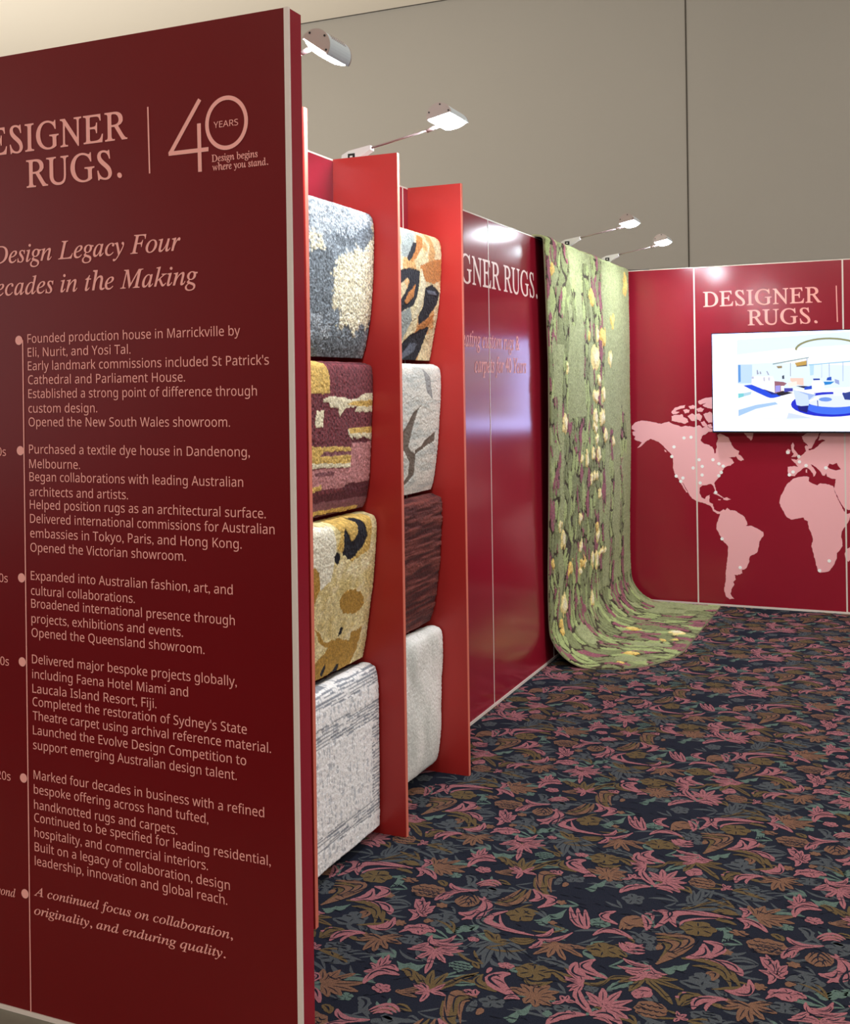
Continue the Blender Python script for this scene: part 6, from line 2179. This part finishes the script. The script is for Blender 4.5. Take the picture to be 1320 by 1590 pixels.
# ------------------------------------------------------------------ the long green rug
def green_rug():
    zc, R = 0.235, 0.215
    prof = [(-1.930, 2.385), (-1.915, 2.408), (-1.865, 2.412), (-1.826, 2.395), (-1.820, 2.33), (-1.818, 1.9), (-1.820, 1.4), (-1.828, 0.9), (-1.838, 0.5), (-1.842, 0.30)]
    xb, zb = -1.842, 0.235
    for k in range(1, 9):
        a = math.pi / 2 * k / 8
        prof.append((xb + R * (1 - math.cos(a)), 0.014 + R * (1 - math.sin(a)) + 0.0))
    xf = xb + R
    for k in range(1, 8):
        prof.append((xf + (-1.215 - xf) * k / 7, 0.014))
    P, L = smooth_path(prof, 600)
    Ltop = float(L[np.argmin(np.abs(P[:, 1] - 2.40) + (P[:, 0] < -1.86) * 5)])
    Lx = lambda x: float(np.interp(x, P[-200:, 0], L[-200:]))

    def ylo(p, l):
        z = p[1]
        y = np.interp(z, [0.0, 0.1, 0.5, 1.7, 2.4], [5.945, 5.93, 5.905, 5.90, 5.845])
        if p[0] > -1.65 and z < .05:
            u = min(1, max(0, (p[0] + 1.65) / (-1.212 + 1.65)))
            y = 5.945 + 0.63 * (1 - math.sqrt(max(0, 1 - u ** 2.6))) if u > 0 else y
            y += 0.05 * u
        return float(y)

    def yhi(p, l):
        return float(np.interp(p[1], [0.0, 0.4, 2.4], [7.905, 7.87, 7.845]))

    rs = np.random.RandomState(12)

    def paint(Y, Z, LL, X):
        l = LL - Ltop
        g = fbm(Y * 40, l * 40, 1)
        c = np.array((140, 148, 102)) * (1 - g[..., None]) + np.array((166, 172, 128)) * g[..., None]
        rel = np.zeros(Y.shape)
        wy = Y + (fbm(Y * 3, l * 4, 5, 3) - .5) * .16
        floor_part = np.clip((l - 2.1) / .25, 0, 1)
        # streams: soft bands running down the rug, filled with outlined cells
        def stream(y0, wd, a, b, s):
            m = np.clip(1.5 - np.abs(wy - y0) / (wd * 1.15), 0, 1)
            return m * np.clip((l - a) / .1, 0, 1) * np.clip((b - l) / .1, 0, 1) * (fbm(Y * 6 + s, l * 5, s, 2) > .27)
        st = [stream(5.97, .07, -.1, 2.7, 1), stream(6.13, .10, -.1, .62, 2), stream(6.21, .035, .2, 1.6, 3), stream(6.36, .05, .15, .5, 4), stream(6.72, .07, .05, 2.3, 5),
              stream(6.98, .09, -.1, 2.4, 6), stream(6.5, .24, 1.0, 2.3, 7), stream(7.3, .045, 1.1, 2.45, 8), stream(7.62, .05, .95, 2.4, 9)]
        S = np.maximum.reduce(st)
        S = np.maximum(S, floor_part * (fbm(Y * 5, l * 3, 91, 2) > .34))
        d1, d2, idn = cells(wy / .055 + 3, l / .135, 4)
        d1b, d2b, idb = cells(wy / .11 + 9, l / .05, 14)
        line = (d2 - d1 < .135) & (vnoise(Y * 25, l * 14, 6) > .42)
        c = np.where(((S > .25))[..., None], c * .84 + np.array((0, 2, -4)), c)
        c = np.where(((S > .25) & (idn > .70))[..., None], np.array((162, 176, 116.)), c)
        pl = (S > .35) & (idn < .17 + .12 * floor_part)
        for q in (0, 5, 7, 8):
            pl |= (st[q] > .4) & (idn < .46)
        pl &= (fbm(Y * 30, l * 16, 33, 2) > .40)
        c = np.where(pl[..., None], np.array((146, 84, 98.)), c)
        dk = (S > .25) & line
        c = np.where(dk[..., None], np.array((66, 56, 42.)), c)
        rel = np.where(dk, -.003, rel)
        rel = np.where(pl, .002, rel)
        wy2 = Y + (fbm(Y * 30, l * 22, 15, 2) - .5) * .05
        wl2 = l + (fbm(Y * 30, l * 22, 25, 2) - .5) * .06
        for (y, q, ry, rl, cc) in GREEN_LEAVES(Lx, Ltop):
            d = np.hypot((wy2 - y) / max(ry, .016), (wl2 - q) / max(rl, .02))
            m = d < 1.08
            k = np.clip((d - .35) / .6, 0, 1)[..., None]
            a, b = (((236, 208, 124), (226, 188, 100)) if cc else ((246, 236, 202), (236, 214, 140)))
            c = np.where(m[..., None], np.array(a) * (1 - k) + np.array(b) * k, c)
            rel = np.where(m, .007 * np.clip(1.1 - d, 0, .5) * 2, rel)
        n = 1 + (vnoise(Y * 150, l * 220, 3) - .5) * .3
        rel = rel + (vnoise(Y * 150, l * 220, 3) - .5) * .003
        return c * n[..., None], rel

    o = draped('wall_rug', prof, ylo, yhi, 640, 260, 0.012, paint, None, 0.010)
    return tag(o, 'long green rug with cream leaves hung over the wall and curling onto the carpet', 'rug')


def GREEN_LEAVES(Lx, Ltop):
    out = [(y, l, max(ry, .022), max(rl, .03), c) for y, l, ry, rl, c in WALL_LEAVES]
    for y, x, ry, rx, c in FLOOR_LEAVES:
        out.append((y, Lx(x) - Ltop, min(ry, .06), min(rx, .1), c))
    return out


green_rug()

# ------------------------------------------------------------------ television
TX0, TX1, TZ0, TZ1 = -1.2505, -0.02, 1.226, 1.922
tv = thing('television', (-0.635, 7.905, TZ0), 'wall-mounted flat television showing a white and blue lounge, over the world map', 'television')
s = Shape()
s.box(TX0, TX1, 7.884, 7.920, TZ0, TZ1, 0)
s.build('housing', M['black'], tv)
s = Shape()
b = 0.007
for q in ((TX0, TX0 + b, TZ0, TZ1), (TX1 - b, TX1, TZ0, TZ1), (TX0 + b, TX1 - b, TZ0, TZ0 + 0.013), (TX0 + b, TX1 - b, TZ1 - b, TZ1)):
    s.box(q[0], q[1], 7.877, 7.884, q[2], q[3])
s.build('bezel', M['black'], tv)
scr = solid('screen', M['screenwhite'], tv, TX0 + b, TX1 - b, 7.8805, 7.8845, TZ0 + 0.013, TZ1 - b)
V, F, CC = [], [], []
for i, (c, p) in enumerate(PICTURE):
    n = len(V)
    V += [(min(x, -0.19), 7.8800 - 0.00003 * i, z) for x, z in p]
    F.append(list(range(n, len(V))))
    l = [v * 1.12 for v in lin(c)]
    CC += [(*l, 1)] * len(p)
pic = mesh_obj('picture', V, F, M['picture'], scr)
at = pic.data.attributes.new('Col', 'FLOAT_COLOR', 'POINT')
at.data.foreach_set('color', np.array(CC, np.float32).ravel())
solid('wall_bracket', M['black'], tv, -0.85, -0.42, 7.920, YB, 1.42, 1.74)

# ------------------------------------------------------------------ arm lamps clamped on the wall top
def make_lamp(y, label, tilt, hl=0.082):
    t = thing('arm_lamp', (XW, y, H), label, 'lamp', 'arm lamps clamped on top of the left wall')
    P = lambda x, dy, z: (XW + x, y + dy, H + z)
    s = Shape()
    s.prism([(XW - 0.012, H), (XW + 0.03, H), (XW + 0.108, H + 0.042), (XW + 0.108, H + 0.058), (XW + 0.02, H + 0.045), (XW - 0.008, H + 0.032)], y - 0.017, y + 0.017, 'y')
    base = s.build('clamp_base', M['white'], t)
    bd = solid('badge', M['black'], base, XW + 0.018, XW + 0.046, y - 0.0185, y - 0.017, H + 0.012, H + 0.034)
    solid('badge_mark', M['white'], bd, XW + 0.026, XW + 0.037, y - 0.0192, y - 0.0185, H + 0.020, H + 0.026)
    Hc = np.array([0.408, 0.116])
    nrm = np.array([math.sin(tilt), -math.cos(tilt)])       # way the lit window faces
    ch = np.array([math.cos(tilt), math.sin(tilt)])
    R = 0.046
    end = Hc - ch * R * 0.95 + nrm * 0.006
    s = Shape()
    s.tube([P(0.10, 0, 0.050), P(end[0] - 0.012, 0, end[1] - 0.006)], 0.0042)
    s.build('arm', M['rod'], t, True)
    s = Shape()
    s.tube([P(end[0] - 0.04, 0, end[1] - 0.012), P(end[0] + 0.004, 0, end[1])], 0.0075)
    s.build('joint', M['rod'], t, True)
    arc = [Hc + R * (math.cos(a) * ch - math.sin(a) * nrm) for a in np.linspace(-0.06, math.pi + .06, 19)]
    inn = [Hc + (R - 0.003) * (math.cos(a) * ch - math.sin(a) * nrm) for a in np.linspace(-0.06, math.pi + .06, 19)][::-1]
    s = Shape()
    s.prism([(XW + q[0], H + q[1]) for q in arc + inn], y - hl, y + hl, 'y')
    hd = s.build('lamp_shell', M['head'], t)
    for sg in (-1, 1):
        s = Shape()
        ya = y + sg * hl
        pts = [Hc + (R * 1.02) * (math.cos(a) * ch - math.sin(a) * nrm) for a in np.linspace(0, math.pi, 19)]
        s.prism([(XW + q[0], H + q[1]) for q in pts], ya - 0.002, ya + 0.002, 'y')
        cp = s.build('end_cap', M['cap'], t)
        for a in (0.2, 1.25, 2.55):
            q = Hc + R * .86 * (math.cos(a) * ch - math.sin(a) * nrm)
            k = Shape()
            k.tube([P(q[0], sg * hl + sg * 0.001, q[1]), P(q[0], sg * hl + sg * 0.0035, q[1])], 0.0032, 8)
            k.build('screw', M['black'], cp)
    s = Shape()
    for k in range(3):
        for j in range(9):
            a = 1.12 + 0.13 * k
            q = Hc + (R + 0.0003) * (math.cos(a) * ch - math.sin(a) * nrm)
            yy = y - hl * .6 + hl * .15 * j
            s.box(XW + q[0] - .0012, XW + q[0] + .0012, yy - .0022, yy + .0022, H + q[1] - .0012, H + q[1] + .0012)
    s.build('vent', M['cap'], hd)
    # the lit window: a shallow bulge under the flat side
    V, F = [], []
    n1, n2 = 12, 16
    for i in range(n1 + 1):
        u = -1 + 2 * i / n1
        for j in range(n2 + 1):
            v = -1 + 2 * j / n2
            d = 0.017 * max(0, 1 - u * u) ** .5 * max(0, 1 - v ** 6) ** .5
            q = Hc + ch * u * R * .90 + nrm * (d + .0005)
            V.append(P(q[0], v * (hl - 0.003), q[1]))
    for i in range(n1):
        for j in range(n2):
            a = i * (n2 + 1) + j
            F.append([a, a + 1, a + n2 + 2, a + n2 + 1])
    mesh_obj('lit_lens', V, F, M['lens'], t, None, True)
    return t


def copy_tree(o, parent=None):
    c = o.copy()
    COL.objects.link(c)
    if parent is not None:
        c.parent = parent
    for ch in [q for q in bpy.data.objects if q.parent == o]:
        copy_tree(ch, c)
    return c


lamp = make_lamp(3.604, 'lit arm lamp above the blue-grey rug, clamped beside the middle divider board', 0.20)
for y, lab in ((6.397, 'brightly glowing arm lamp clamped above the green rug\'s left half'),
               (7.362, 'smaller looking arm lamp above the green rug, nearest the corner')):
    c = copy_tree(lamp)
    c.location = (XW, y, H)
    c['label'] = lab
make_lamp(2.712, 'arm lamp with its rounded shell in view beside the timeline panel top', -0.62, 0.064)

# a dark cable lying on the wall top at the corner
s = Shape()
s.tube([(-1.86, 7.58, H + .0035), (-1.885, 7.68, H + .0035), (-1.885, 7.82, H + .0035), (-1.87, 7.93, H + .004), (-1.83, 7.975, H + .0045), (-1.76, 7.985, H + .0035), (-1.70, 7.98, H + .0035)], 0.0035, 8)
tag(s.build('power_cable', M['black'], None, True), 'thin dark cable lying on the wall top at the booth corner', 'cable')
